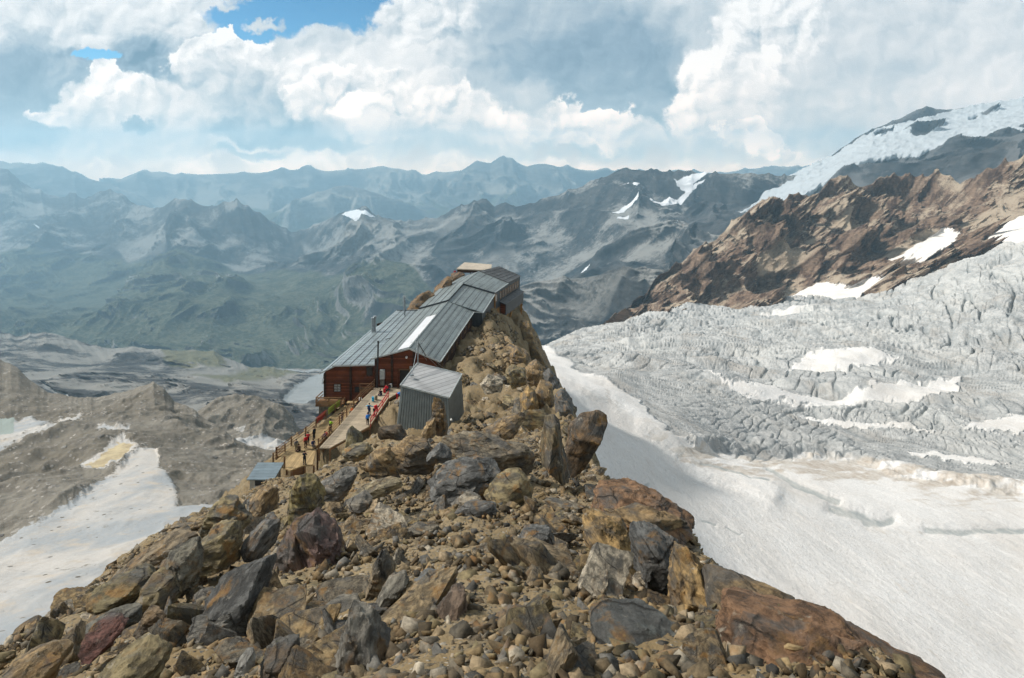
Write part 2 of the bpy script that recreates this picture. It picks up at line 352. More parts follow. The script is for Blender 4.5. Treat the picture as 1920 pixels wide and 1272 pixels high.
# ---- the glaciated summit on the right
high_snow = [[(1380,400),(1430,370),(1440,340),(1560,290),(1610,258),(1640,243),(1700,222),(1790,207),(1850,192),(1920,184),(2300,150),(2300,230),(1920,243),(1870,247),(1800,268),(1700,292),(1640,300),(1600,308),(1540,345),(1505,375),(1440,380)]]
high_rock = [[(1640,245),(1680,233),(1682,246),(1650,258)], [(1688,252),(1730,238),(1766,230),(1764,240),(1720,256)], [(1820,222),(1838,217),(1832,225)], [(1905,240),(1920,234),(1930,244)], [(1840,212),(1870,206),(1850,214)], [(1628,246),(1700,216),(1735,198),(1795,205),(1760,210),(1690,226)]]
def high_mask(P0, PX, PY, S):
    M = masks(PX, PY, P0, high_snow, (), (), 5, 40, 2.5); N = masks(PX, PY, P0, high_rock, (), (), 4, 30, 2)
    M[..., 0] *= 1 - N[..., 0]; return M
def high_disp(P0, PX, PY, S):
    f = disp_mtn(150, 620, 41, edge=.06)(P0, PX, PY, S); k = 1 - .85 * high_mask(P0, PX, PY, S)[..., 0]
    r = 8 * ridged(P0[..., 0] / 60, P0[..., 1] / 60, P0[..., 2] / 60, o=4, seed=45) * (1 - k)
    return f[0] * k, f[1] * k, f[2] * k + r
sheet('glaciated_summit', [[(1250,420,4100),(1380,375,4100),(1440,344,4100),(1500,322,4100),(1560,290,4200),(1610,254,4300),(1628,245,4300),(1700,215,4400),(1722,204,4400),(1740,197,4400),(1760,204,4400),(1790,203,4400),(1830,199,4400),(1880,189,4400),(1920,185,4300),(2000,178,4200),(2300,160,4000)],
    [(1250,460,3500),(1440,395,3500),(1600,310,3500),(1800,266,3500),(1920,243,3400),(2300,230,3200)],
    [(1250,500,2900),(1440,460,2900),(1600,400,2800),(1920,330,2700),(2300,320,2600)], [(1250,540,2500),(1440,520,2400),(1920,420,2300),(2300,400,2200)]], 1250, 2130, 560, 260, mt_high, high_disp, high_mask, jag(2, 30, 44))
# ---- the brown rock ridge beyond the glacier
mt_brown = mat_mountain('brown_ridge_rock', (.095, .060, .045), (.30, .21, .15), None, .009, (.42, .34, .255), bump=.9, snowc=(.84, .79, .74))
def brown_mask(P0, PX, PY, S):
    M = masks(PX, PY, P0, [[(1455,570),(1500,545),(1535,526),(1548,532),(1560,540),(1600,534),(1632,535),(1612,560),(1560,575),(1460,578)], [(1660,485),(1700,470),(1755,433),(1795,438),(1762,478),(1700,488)], [(1845,438),(1880,420),(1930,400),(1990,420),(1990,490),(1900,465),(1870,450)],[(1676,508),(1690,505),(1684,513)]],
              [[(1400,490),(1460,465),(1500,470),(1500,500),(1440,510)], [(1640,490),(1740,430),(1750,440),(1690,500)], [(1800,420),(1900,370),(1940,400),(1830,440)], [(1405,430),(1450,400),(1440,420)]], (), 6, 30, 3)
    return M
def brown_disp(P0, PX, PY, S):
    x, y, z = (P0[..., k] / 95 for k in range(3))
    q = x * .8 + z * .35                       # ribs lean with the strata
    a = ridged(q * .8 + .15 * fbm(x, y, z, o=3, seed=3), y * .35, z * .3 - x * .2, o=8, gain=.60, seed=61) - .95
    b = fbm(x * .4, y * .4, z * .3, o=3, seed=62); c = ridged(x * 2.6 - z * 3.4, y * 1.2, z * .8 + x * .6, o=5, gain=.62, seed=63) - .9
    sn = brown_mask(P0, PX, PY, S); k = (sstep(0, .1, S) * .8 + .2) * (1 - .9 * sn[..., 0]) * (1 - .5 * sn[..., 1]) * (1 - sstep(.9, 1, S))
    d = (54 * a + 34 * b + 7 * c) * k
    return d * .2, -d, d * .7
sheet('rocky_ridge', [[(1130,612,1120),(1155,598,1130),(1200,560,1180),(1240,515,1230),(1290,480,1300),(1350,440,1380),(1400,392,1450),(1430,368,1480),(1455,373,1480),(1480,365,1490),(1500,354,1500),(1530,362,1500),(1560,326,1530),(1590,330,1530),(1620,346,1520),(1655,325,1530),(1700,324,1530),(1740,332,1520),(1762,320,1500),(1785,324,1480),(1802,350,1420),(1840,325,1390),(1880,304,1360),(1920,290,1330),(2000,262,1300),(2300,180,1250)],
    [(1130,613,1110),(1155,600,1115),(1290,535,1190),(1430,470,1290),(1560,450,1330),(1700,440,1330),(1800,430,1290),(1920,385,1230),(2300,300,1150)],
    [(1130,616,1090),(1300,580,1110),(1430,552,1150),(1560,530,1150),(1700,505,1140),(1800,480,1090),(1920,445,1040),(2300,360,960)],
    [(1130,640,1000),(1300,606,1010),(1500,590,1010),(1640,570,960),(1760,530,910),(1920,485,820),(2300,400,760)]], 1130, 2300, 900, 420, mt_brown, brown_disp, brown_mask, jag(9, 34, 65))
# ---- grey hills and the valley head on the left
mt_grey = mat_mountain('grey_hill_gravel', (.048, .051, .056), (.095, .094, .094), (.13, .13, .09), .006, (.26, .25, .23), (.17, .165, .11), bump=.6, snowc=(.31, .33, .335))
def grey_mask(P0, PX, PY, S):
    return masks(PX, PY, P0, [[(536,752),(560,726),(585,704),(612,696),(616,735),(590,752),(556,762)], [(510,688),(540,692),(600,690),(600,695),(540,694)], [(80,718),(110,728),(142,742),(135,745),(95,730)]],
        [[(300,690),(380,670),(470,690),(500,720),(430,730)], [(420,720),(560,700),(540,735),(470,740)], [(280,660),(400,662),(420,672),(330,675)]], [[(350,700),(520,685),(560,700),(430,715)], [(300,655),(420,655),(420,680),(300,680)]], 6, 35, 4)
sheet('grey_hills', [[(-300,600,2300),(0,622,2300),(33,629,2300),(60,624,2300),(80,622,2300),(119,631,2250),(163,645,2200),(203,654,2200),(249,651,2100),(289,656,2100),(362,656,2050),(401,658,2050),(434,676,2000),(470,688,2000),(540,690,2000),(650,692,2000),(760,690,2000)],
    [(-300,660,1600),(200,690,1600),(430,700,1650),(560,712,1600),(760,715,1600)], [(-300,760,900),(200,760,950),(400,770,900),(560,790,850),(760,800,800)], [(-300,860,600),(760,880,600)]], -300, 760, 640, 260, mt_grey,
    lambda P0,PX,PY,S: (lambda d: (d*0, -d, d*.6))(disp_mtn(55, 240, 81, edge=.08)(P0,PX,PY,S)[2] * (1 - .7 * grey_mask(P0,PX,PY,S)[...,0])), grey_mask, jag(2.5, 40, 84))
# ---- moraines and the left snow
mt_mor = mat_moraine()
def mor_disp(amp, wl, seed):
    def f(P0, PX, PY, S):
        x, y, z = (P0[..., k] / wl for k in range(3))
        sn = left_mask(P0, PX, PY, S)
        d = amp * (fbm(x, y, z, o=7, gain=.52, seed=seed) + .35 * (ridged(x * 2.3, y * 1.4, z, o=4, seed=seed + 4) - .8)) * (1 - .75 * np.maximum(sn[..., 0], sn[..., 2])) * (sstep(0, .06, S) * .8 + .2)
        return d * 0, -d * .4, d
    return f
def left_mask(P0, PX, PY, S):
    return masks(PX, PY, P0, [[(-300,1080),(0,1006),(80,975),(170,920),(230,875),(262,842),(290,838),(300,870),(325,905),(330,945),(395,938),(440,950),(440,1400),(-300,1400)], [(-60,850),(0,825),(60,806),(140,776),(160,778),(150,787),(60,818),(0,842),(-60,880)], [(187,800),(240,803),(240,810),(214,818),(192,815)], [(138,882),(175,862),(232,826),(262,838),(236,866),(182,884)], [(438,822),(500,822),(515,836),(490,846)], [(0,795),(60,780),(88,784),(60,810),(0,830)]],
        [[(160,878),(190,858),(230,834),(252,838),(232,862),(182,882)]], [[(-80,775),(25,785),(28,806),(0,820),(-80,830)]], 8, 26, 7)
sheet('far_moraine', [[(340,800,560),(375,770,560),(400,752,560),(420,744,560),(440,739,560),(465,742,560),(490,747,560),(530,760,555),(550,780,550),(556,800,550),(600,830,540)],
    [(340,815,500),(440,790,480),(520,800,480),(600,850,470)], [(340,850,400),(600,880,400)]], 340, 600, 260, 150, mt_mor, mor_disp(9, 60, 91), lambda P0,PX,PY,S: masks(PX,PY,P0,[[(438,824),(500,820),(560,832),(560,870),(438,870)],[(440,800),(460,792),(455,802)]],(),(),4,30,3), jag(1.5, 20, 92))
sheet('left_moraine', [[(-300,640,520),(-60,660,490),(0,674,480),(29,687,470),(61,716,450),(90,734,440),(141,745,420),(181,746,410),(235,735,395),(268,723,385),(287,716,380),(307,727,375),(325,752,370),(362,766,360),(380,781,350),(409,797,335),(434,817,325),(452,830,320),(470,835,315),(492,842,310),(540,850,300),(640,870,290)],
    [(-300,760,360),(0,785,340),(140,790,320),(287,775,320),(400,830,285),(520,870,260),(640,900,250)], [(-300,880,230),(140,890,225),(287,860,235),(400,900,215),(640,960,200)], [(-300,1010,155),(140,1000,155),(400,980,160),(640,1040,150)], [(-300,1300,75),(140,1260,78),(400,1200,85),(640,1200,85)]], -300, 640, 760, 560, mt_mor, mor_disp(5, 46, 95), left_mask, jag(1.5, 18, 96))
# ---- the glacier on the right
GL = [[(880,640,700),(960,640,760),(1020,648,850),(1080,620,960),(1155,600,1060),(1300,580,1060),(1500,566,1050),(1640,548,1000),(1760,503,950),(1840,478,900),(1920,456,850),(2300,350,740)],
      [(880,665,160),(960,660,165),(1000,690,300),(1100,700,420),(1300,700,480),(1500,700,520),(1900,690,550),(2300,660,520)],
      [(880,700,150),(960,690,140),(1050,740,155),(1180,760,260),(1500,760,380),(1900,760,420),(2300,760,400)],
      [(880,800,120),(1000,800,120),(1200,850,150),(1350,850,230),(1600,850,290),(1920,850,300),(2300,860,280)],
      [(880,950,100),(1200,950,118),(1400,950,150),(1650,950,190),(1920,950,215),(2300,960,210)],
      [(880,1100,85),(1200,1100,95),(1400,1100,108),(1920,1100,150),(2300,1100,160)],
      [(880,1300,65),(1500,1300,75),(1920,1300,100),(2300,1300,115)]]
CLEAN = [[(1310,712),(1360,728),(1470,738),(1600,736),(1700,722),(1745,708),(1800,702),(1806,712),(1770,738),(1700,748),(1600,757),(1480,752),(1380,742)], [(1480,690),(1530,672),(1600,665),(1660,670),(1700,672),(1640,688),(1560,696)], [(1480,772),(1560,778),(1700,795),(1760,806),(1700,806),(1560,790)], [(1420,592),(1500,582),(1560,580),(1480,598)], [(1690,850),(1740,848),(1900,868),(1850,876),(1720,860)], [(1800,800),(1920,775),(2000,770),(2000,800),(1840,812)]]
def gl_mask(P0, PX, PY, S):
    wx = PX + 14 * fbm(PX / 70, PY / 25, o=4, seed=3); wy = PY + 7 * fbm(PX / 60, PY / 25, o=4, seed=5)
    M = np.zeros(PX.shape + (4,)); M[..., 3] = 1
    line = [(880,600),(1010,652),(1100,712),(1175,745),(1215,792),(1290,850),(1400,872),(1560,866),(1700,890),(1920,925),(2300,960)]
    lx, ly = zip(*line); up = np.interp(wx, lx, ly) - wy                   # > 0: beyond the smooth snow
    M[..., 2] = sstep(-2, 26, up)
    band = np.exp(-(np.abs(up + 12) / 26) ** 2) * sstep(1100, 1300, wx) + np.exp(-(np.abs(up - 20) / 20) ** 2) * .8 * sstep(1250, 1400, wx)
    M[..., 1] = np.clip(band * (.5 + .7 * fbm(wx / 55, wy / 9, o=4, seed=9)) + .35 * sstep(.1, .5, fbm(PX / 150, PY / 22, o=4, seed=8)) * sstep(735, 790, wy) * sstep(1300, 1450, wx), 0, 1)
    edge = polydist(wx, wy, [(955,640),(1040,705),(1130,742),(1210,800),(1300,872),(1420,915)])
    M[..., 1] = np.maximum(M[..., 1], .5 * np.exp(-(edge / 9) ** 2) * (.6 + .8 * fbm(wx / 60, wy / 60, o=3, seed=27)))
    for poly in CLEAN:
        k = polymask(wx + 10 * fbm(PX / 16, PY / 8, o=4, seed=41), wy + 6 * fbm(PX / 16, PY / 8 + 5, o=4, seed=42), poly, 8); M[..., 0] = np.maximum(M[..., 0], k)
    M[..., 2] *= 1 - M[..., 0]; M[..., 1] = M[..., 1] * (1 - .8 * M[..., 0]) + .28 * M[..., 0]
    return M
CREV = [([(1440,880),(1490,905),(1530,922),(1572,938)], 6, 6), ([(1560,948),(1600,960),(1630,975),(1675,972)], 9, 8), ([(1735,992),(1800,995),(1870,992),(2050,990)], 7, 6), ([(1320,880),(1375,890),(1440,905)], 3.5, 3), ([(1312,972),(1340,982)], 3.5, 2), ([(1362,988),(1388,1000)], 2.6, 2), ([(1180,905),(1200,915),(1215,905)], 5, 2), ([(1230,1000),(1262,1008)], 3, 1.5)]
def gl_disp(P0, PX, PY, S):
    X, Y, Z = (P0[..., k] for k in range(3)); M = gl_mask(P0, PX, PY, S); ice = M[..., 2]
    q = X * .75 - Y * .45; r = X * .45 + Y * .75                            # along / across the flow
    wq = q + 10 * fbm(X / 130, Y / 130, o=3, seed=11); wr = r + 10 * fbm(X / 130 + 4, Y / 130, o=3, seed=12)
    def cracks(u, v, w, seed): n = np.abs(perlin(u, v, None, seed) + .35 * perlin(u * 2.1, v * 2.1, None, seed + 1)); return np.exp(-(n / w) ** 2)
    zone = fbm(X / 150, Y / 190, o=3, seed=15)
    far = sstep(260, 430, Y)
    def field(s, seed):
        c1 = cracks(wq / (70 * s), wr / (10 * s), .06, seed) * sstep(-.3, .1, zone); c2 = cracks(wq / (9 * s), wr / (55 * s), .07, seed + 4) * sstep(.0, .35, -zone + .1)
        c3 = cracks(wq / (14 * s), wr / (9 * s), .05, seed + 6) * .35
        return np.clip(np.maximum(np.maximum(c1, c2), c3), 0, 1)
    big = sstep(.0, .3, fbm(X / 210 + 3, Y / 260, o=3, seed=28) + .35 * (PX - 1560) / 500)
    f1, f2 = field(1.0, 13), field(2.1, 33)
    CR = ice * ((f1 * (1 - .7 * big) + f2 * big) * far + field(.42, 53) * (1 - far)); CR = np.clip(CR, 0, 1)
    blocks = fbm(wq / 16, wr / 11, Z / 30, o=6, gain=.66, seed=14)
    amp = 1.0 + 2.2 * sstep(250, 900, Y)
    roll = (13 * fbm(wq / 110, wr / 190, o=4, gain=.55, seed=16) + 5 * (.8 - ridged(wq / 160, wr / 45, o=3, seed=29))) * sstep(220, 520, Y) * sstep(1080, 1180, PX)
    d = ice * amp * (.60 * blocks + 1.3 * big * fbm(wq / 30, wr / 22, Z / 40, o=5, gain=.6, seed=34)) - CR * (.7 + 2.6 * sstep(200, 800, Y) + 2.5 * big * far) + roll
    d += (1 - ice) * (.55 * fbm(X / 22, Y / 22, o=3, seed=17) + .12 * fbm(X / 2.2 + Y / 6, Y / 5, o=4, gain=.6, seed=18))
    wx = PX + 7 * fbm(PX / 38, PY / 38, o=4, seed=21); wy = PY + 5 * fbm(PX / 38, PY / 38 + 7, o=4, seed=22)
    for pts, w, dep in CREV:
        k = polydist(wx, wy, pts); e_ = 1 - sstep(w * .35, w * .9, k); d -= dep * .10 * np.exp(-(k / (w * 1.4)) ** 2); CR = np.maximum(CR, .8 * e_)  # shallow sags; their shade is painted in along with the ice grey
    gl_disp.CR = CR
    # the ice cliff in the middle distance
    cl = [(1240,800),(1300,838),(1400,850),(1480,848),(1560,852),(1640,872),(1720,895),(1800,905),(1920,925),(2300,940)]
    a = np.interp(wx, *zip(*cl)) - wy
    d += 3.2 * sstep(-10, 8, a + 6 * fbm(X / 9, Y / 9, o=3, seed=24)) * np.exp(-np.clip(a, 0, 200) / 26) * sstep(1230, 1330, PX) * (1 + .9 * fbm(X / 14, Y / 14, o=4, seed=25))
    # snow that banks up to the crest by the hut
    d += 1.6 * np.exp(-(polydist(wx, wy, [(960,640),(1060,705),(1150,742),(1215,800),(1300,868),(1450,930)]) / 22) ** 2) * sstep(945, 1000, PX) * (1 - sstep(300, 420, Y))
    return d * 0, d * 0, d
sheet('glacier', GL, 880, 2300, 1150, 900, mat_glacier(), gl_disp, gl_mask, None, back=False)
# broad ground below everything, out to the horizon
def ground_floor():
    r = np.concatenate([[0.0], np.geomspace(600, 17800, 40)]); a = np.linspace(0, 2 * np.pi, 73)
    X = r[:, None] * np.sin(a); Y = r[:, None] * np.cos(a); Z = -1500 + 40 * fbm(X / 3000, Y / 3000, o=4, seed=2)
    me = npmesh('valley_floor', np.stack([X, Y, Z], -1).reshape(-1, 3), gridfaces(len(r), 73)); add_mask(me, np.tile([0, 0, 1, 1], (len(r) * 73, 1)))
    tag(link('valley_floor', me, mt_mid), kind='structure')
ground_floor()
# ------------------------------------------------------------------ the crest we stand on
# distance: left edge (X, Z), middle (X, Z), right edge (X, Z)
RT = np.array([
 [0.5, -6.6, -4.6, 0.0, -1.75, 2.2, -2.2], [2, -7.0, -5.0, 0.0, -2.35, 2.5, -2.7], [4, -7.4, -5.9, 0.0, -3.3, 2.75, -3.5], [6, -7.7, -6.5, 0.0, -4.35, 2.65, -4.5], [8, -7.9, -7.1, 0.0, -5.35, 2.9, -5.6],
 [10, -8.1, -7.75, 0.0, -6.3, 3.2, -6.7], [13, -9.2, -9.3, -.3, -7.55, 3.7, -7.8], [16, -10.9, -11.2, -.6, -8.8, 3.8, -9.3], [20, -12.9, -13.3, -1.0, -10.4, 3.9, -11.0], [28, -15.7, -16.9, -1.5, -13.1, 3.4, -13.6],
 [36, -18.3, -20.8, -2, -16.6, 3.2, -16.6], [45, -21.2, -25.2, -2, -20.6, 3.6, -20.0], [60, -27, -33.4, -3, -26.6, 5.6, -24.8], [68, -29.6, -37.6, -6, -29.2, 6.0, -27.0], [80, -33, -42.6, -8, -32.8, 5.6, -30.6], [88, -32.5, -42.6, -9, -33.8, 4.6, -32.3],
 [100, -30, -41.5, -7.5, -34.4, 3.4, -34.8], [112, -28.5, -43.5, -4.5, -34.2, 2.2, -36.8], [124, -26.5, -44, -3.6, -34.7, .8, -38.6], [130, -25.5, -43, -4.2, -35.2, -.2, -39.4], [138, -23.5, -39, -8, -33.4, 1.0, -40], [142, -22.5, -37, -9, -33.2, 2.0, -40], [155, -19, -34.5, -11, -32.4, 2.6, -40.0], [166, -17, -35, -12, -33.2, 3, -40.5], [176, -17, -44, -12, -45.0, -3, -50], [200, -18, -75, -12, -75, -4, -80]])
def ridge_base(X, Y):
    c = [np.interp(Y, RT[:, 0], RT[:, k]) for k in range(1, 7)]
    XL, ZL, XC, ZC, XR, ZR = c
    tl = np.clip((X - XL) / (XC - XL), -9, 1); tr = np.clip((X - XC) / (XR - XC), 0, 9)
    left = ZL + (ZC - ZL) * (1 - (1 - np.clip(tl, 0, 1)) ** 1.35)
    right = ZC + (ZR - ZC) * np.clip(tr, 0, 1) ** 1.6
    Z = np.where(X < XC, left, right)
    Z = Z - np.clip(XL - X, 0, None) * (.84 + .35 * sstep(40, 10, Y) + .6 * sstep(102, 125, Y))
    ov = np.clip(X - XR, 0, None); Z = Z - ov * (1.9 + .0 * Y) - 1.2 * (1 - np.exp(-ov * 1.5))
    return Z
def ground_z(X, Y, fine=True):
    X = np.asarray(X, float); Y = np.asarray(Y, float)
    Z = ridge_base(X, Y)
    far = sstep(30, 70, Y)
    Z = Z + (.28 + .5 * far) * fbm(X / 3.1, Y / 3.1, o=3, seed=101) * (.35 + .65 * sstep(2, 7, Y))
    if not fine: return Z
    px = CX + X / np.maximum(Y, .3) * F
    # the hollow in front of the platform and the ramp
    row = np.interp(px, [380, 440, 500, 590, 625, 700, 748, 770], [1010, 935, 897, 893, 866, 818, 800, 560])
    cap = -(row - HY) / F * Y - .25
    Z = np.where((Y > 36) & (Y < 90) & (px > 380) & (px < 770), np.minimum(Z, cap - 0 * Y), Z)
    # cuttings under the walks and the platform, a trench along the right wall, the drop under the stilted end
    for pts, zz, w0, w1 in ((((-25.0,84),(-22,88.5),(-20.6,95),(-18.8,99.5)), (-39.4,-38.5,-37.4,-37.1), 2.2, 3.6), (((-29.2,86.3),(-27.3,90.7),(-25,96.5),(-24,98.4)), (-41.1,-40.5,-39.6,-39.5), 2.0, 3.2), (((-31,83.5),(-27.5,84.5)), (-41.2,-41.2), 2.4, 3.6)):
        d = polydist(X, Y, pts); zc = np.interp(Y, [q[1] for q in pts], zz); k = 1 - sstep(w0, w1, d); Z = np.where(Z > zc, Z * (1 - k) + zc * k, Z)
    d = polydist(X, Y, [(-11.3, 99), (-7.6, 130)]); k = 1 - sstep(.8, 2.6, d); Z = Z - k * np.clip(Z + 35.3, 0, None)
    wall = -4.2 + (Y - 146.3) * .3316; k = sstep(-.6, .3, X - wall) * sstep(143, 146, Y) * (1 - sstep(168, 172, Y)); Z = np.where(k > 0, Z * (1 - k) + np.minimum(Z, -40.3 - .3 * np.clip(X - wall, 0, 9)) * k, Z)
    inside = (X > -28 + (Y - 100) * .1) & (X < -8.6 + (Y - 130) * .115) & (Y > 100.5) & (Y < 146); Z = np.where(inside, np.minimum(Z, -36.6), Z)
    return Z
def on_ground(x, y): return float(ground_z(np.array([x]), np.array([y]))[0])
FLAT = [(np.array([[-31.5,80],[-26,80],[-20,88],[-16,100],[-27,100],[-32,90]]), None)]
def mat_crest():
    m, t = material('crest_gravel_and_earth'); pos = t.add('ShaderNodeNewGeometry').outputs['Position']
    a = t.noise(pos, .35, 5, .6); b = t.noise(pos, 2.6, 5, .65); f = t.noise(pos, 16, 4, .7)
    v1 = t.vor(pos, 7.5); c1 = t.sep(t.vor(pos, 7.5, 'F1', 'Color')); v2 = t.vor(pos, 21); c2 = t.sep(t.vor(pos, 21, 'F1', 'Color'))
    c = t.mix(t.rng(a, .35, .65), (.215, .155, .082), (.28, .215, .13))
    c = t.mix(t.rng(b, .5, .7), c, (.15, .122, .08))
    k2 = t.m('MULTIPLY', t.rng(v2, .3, .45, 1, 0), t.rng(c2[0], .35, .45)); k1 = t.m('MULTIPLY', t.rng(v1, .28, .42, 1, 0), t.rng(c1[0], .55, .65))
    sc = t.ramp(c2[1], [(0, (.07, .066, .058)), (.4, (.16, .135, .10)), (.8, (.27, .235, .18)), (1, (.40, .37, .32))])
    sc1 = t.ramp(c1[1], [(0, (.06, .058, .054)), (.45, (.15, .125, .09)), (.85, (.24, .20, .145)), (1, (.36, .33, .28))])
    c = t.mix(k2, c, sc); c = t.mix(k1, c, sc1)
    c = t.mix(t.m('MULTIPLY', t.rng(a, .55, .7), t.rng(b, .4, .6, 0, .55)), c, (.14, .125, .035))      # moss and thin grass
    h = t.m('ADD', t.m('MULTIPLY', f, .35), t.m('ADD', t.m('MULTIPLY', k2, t.rng(v2, 0, .45, .35, 0)), t.m('MULTIPLY', k1, t.rng(v1, 0, .42, .9, 0))))
    finish(t, c, .95, t.bump(h, .9, .08), .15); return m
M_CREST = mat_crest()
def crest():
    tt = np.linspace(-1.35, .62, 640); yy = np.geomspace(.6, 205, 820)
    Y, T = np.meshgrid(yy, tt, indexing='ij'); X = T * Y + (T * 2.0)
    Z = ground_z(X, Y)
    c = [np.interp(Y, RT[:, 0], RT[:, k]) for k in range(1, 7)]
    outl = sstep(-1, 3, c[0] - X); outr = sstep(-.5, 1.5, X - c[4])
    rough = .05 + .05 * sstep(3, 10, Y) + .20 * sstep(25, 60, Y) + .35 * np.maximum(outl * .4, outr) * sstep(2, 20, Y)
    Z = Z + rough * fbm(X / .9, Y / .9, o=6, gain=.6, seed=103) + rough * 1.3 * (ridged(X / 2.2, Y / 2.2, o=5, gain=.6, seed=104) - .8) * sstep(8, 40, Y)
    Z = Z + outr * sstep(15, 60, Y) * 1.6 * (.8 - ridged(X / 5, Z / 6, Y / 7, o=4, gain=.5, seed=106))
    # level the site of the hut, its walks and the platform
    hutz = sstep(50, 75, Y) * (1 - sstep(168, 176, Y)) * sstep(-14, -9, X - 0 * Y) * (1 - sstep(-1, 3, X - c[4])); Z = Z + hutz * (1.1 * (.75 - ridged(X / 4.5, Y / 6, o=5, gain=.6, seed=107)) + .0)
    me = npmesh('crest_ground', np.stack([X, Y, Z], -1).reshape(-1, 3), gridfaces(len(yy), len(tt))[:, ::-1])
    tag(link('crest_ground', me, M_CREST), kind='structure')
crest()

# ------------------------------------------------------------------ boulders
def mat_rock():
    """object colour gives the stone; strata, rust, lichen and cracks over it"""
    m, t = material('schist_boulder'); co = t.add('ShaderNodeTexCoord').outputs['Object']; oi = t.add('ShaderNodeObjectInfo')
    base = oi.outputs['Color']; rnd = oi.outputs['Random']
    q = t.vm('ADD', t.vm('SCALE', co, scale=1.7), t.comb(t.m('MULTIPLY', rnd, 37), t.m('MULTIPLY', rnd, 91), t.m('MULTIPLY', rnd, 13)))
    st = t.noise(t.mapping(q, (1.2, 1.2, 4.2)), 1.7, 9, .72, .35); big = t.noise(q, .9, 5, .6, .3); fine = t.noise(q, 13, 6, .78); st2 = t.noise(t.mapping(q, (3, 3, 15)), 1.6, 6, .75, .25)
    c = t.mix(t.rng(st, .40, .62), t.vm('SCALE', base, scale=.42), t.vm('SCALE', base, scale=1.45))
    c = t.mix(t.rng(big, .46, .62, 0, .8), c, t.mix(t.rng(st2, .4, .6), (.062, .060, .055), (.115, .112, .105)))
    rust = t.m('MULTIPLY', t.rng(t.noise(q, 1.3, 6, .65, .5), .52, .66), t.rng(rnd, .1, .9, .35, 1.0))
    c = t.mix(t.m('MULTIPLY', rust, .8), c, t.mix(t.rng(fine, .35, .65), (.19, .085, .022), (.34, .20, .065)))
    c = t.mix(t.rng(t.noise(q, 2.4, 6, .7), .60, .70, 0, .8), c, (.36, .32, .255))
    c = t.mix(t.rng(fine, .55, .72, 0, .45), c, t.vm('SCALE', c, scale=.45))
    c = t.mix(t.rng(t.noise(q, 5, 6, .75), .66, .72, 0, .7), c, (.17, .175, .06))
    ck = t.vor(t.mapping(q, (.8, .8, 1.6)), .8, 'DISTANCE_TO_EDGE'); cm = t.m('MULTIPLY', t.rng(t.m('ADD', ck, t.m('MULTIPLY', t.m('SUBTRACT', fine, .5), .05)), .0, .022, 1, 0), t.rng(big, .45, .6))
    c = t.mix(t.m('MULTIPLY', cm, .8), c, (.03, .026, .02))
    h = t.m('SUBTRACT', t.m('ADD', t.m('MULTIPLY', st, .9), t.m('ADD', t.m('MULTIPLY', st2, .35), t.m('MULTIPLY', fine, .28))), t.m('MULTIPLY', cm, .6))
    finish(t, c, t.rng(fine, .3, .7, .62, .9), t.bump(h, .9, .09), .3); return m
M_ROCK = mat_rock()
_ico = {}
def ico(n):
    if n not in _ico:
        bm = bmesh.new(); bmesh.ops.create_icosphere(bm, subdivisions=n, radius=1)
        _ico[n] = (np.array([v.co[:] for v in bm.verts]), np.array([[v.index for v in f.verts] for f in bm.faces])); bm.free()
    return _ico[n]
def polytope(D, N, d, sharp=60, cap=None):
    """radius along the directions D of the rounded polytope with plane normals N at distances d"""
    c = D @ N.T; r = np.where(c > .04, d[None, :] / np.maximum(c, .04), 1e6)
    k = 1.0 / r
    if cap: k = np.concatenate([k, np.full((len(k), 1), 1.0 / cap)], 1)
    return 1.0 / (np.sum(k ** sharp, 1) ** (1.0 / sharp))
def rough_rock(Vt, seed, amp, wl):
    """strata ledges and chips"""
    x, y, z = (Vt / wl).T
    ledge = np.round(perlin(x * .5, y * .5, z * 4.5, seed) * 4 + .4 * perlin(x * 3, y * 3, z * 3, seed + 1)) / 4; ch = ridged(x * 1.1, y * 1.1, z * 1.6, o=5, gain=.6, seed=seed + 3) - .85
    facet = np.round(perlin(x * .9, y * .9, z * 1.4, seed + 8) * 5) / 5
    return amp * (.8 * ledge + .45 * ch + .7 * facet + .3 * fbm(x * .7, y * .7, z * .7, o=3, seed=seed + 5))
def block_planes(r, extra):
    """a tilted, skewed box with a few corners broken off"""
    A = np.array([[1,0,0],[-1,0,0],[0,1,0],[0,-1,0],[0,0,1],[0,0,-1]], float) + r.normal(scale=.24, size=(6, 3)); A /= np.linalg.norm(A, axis=1)[:, None]
    N = r.normal(size=(extra, 3)); N /= np.linalg.norm(N, axis=1)[:, None]
    return np.concatenate([A, N]), np.concatenate([r.uniform(.6, .95, 6), r.uniform(.78, 1.15, extra)])
def rock_mesh(name, size, seed, n=4, planes=13, sharp=70, amp=.07, tilt=None):
    r = np.random.default_rng(seed); D, Fc = ico(n)
    N, d = block_planes(r, planes)
    R = polytope(D, N, d, sharp, 1.75); P3 = D * R[:, None] * np.array(size)
    s = float(np.mean(size)); P3 = P3 + D * rough_rock(P3, seed, s * amp, s * .8)[:, None]
    me = npmesh(name, P3, Fc); me.set_sharp_from_angle(angle=math.radians(32)); return me
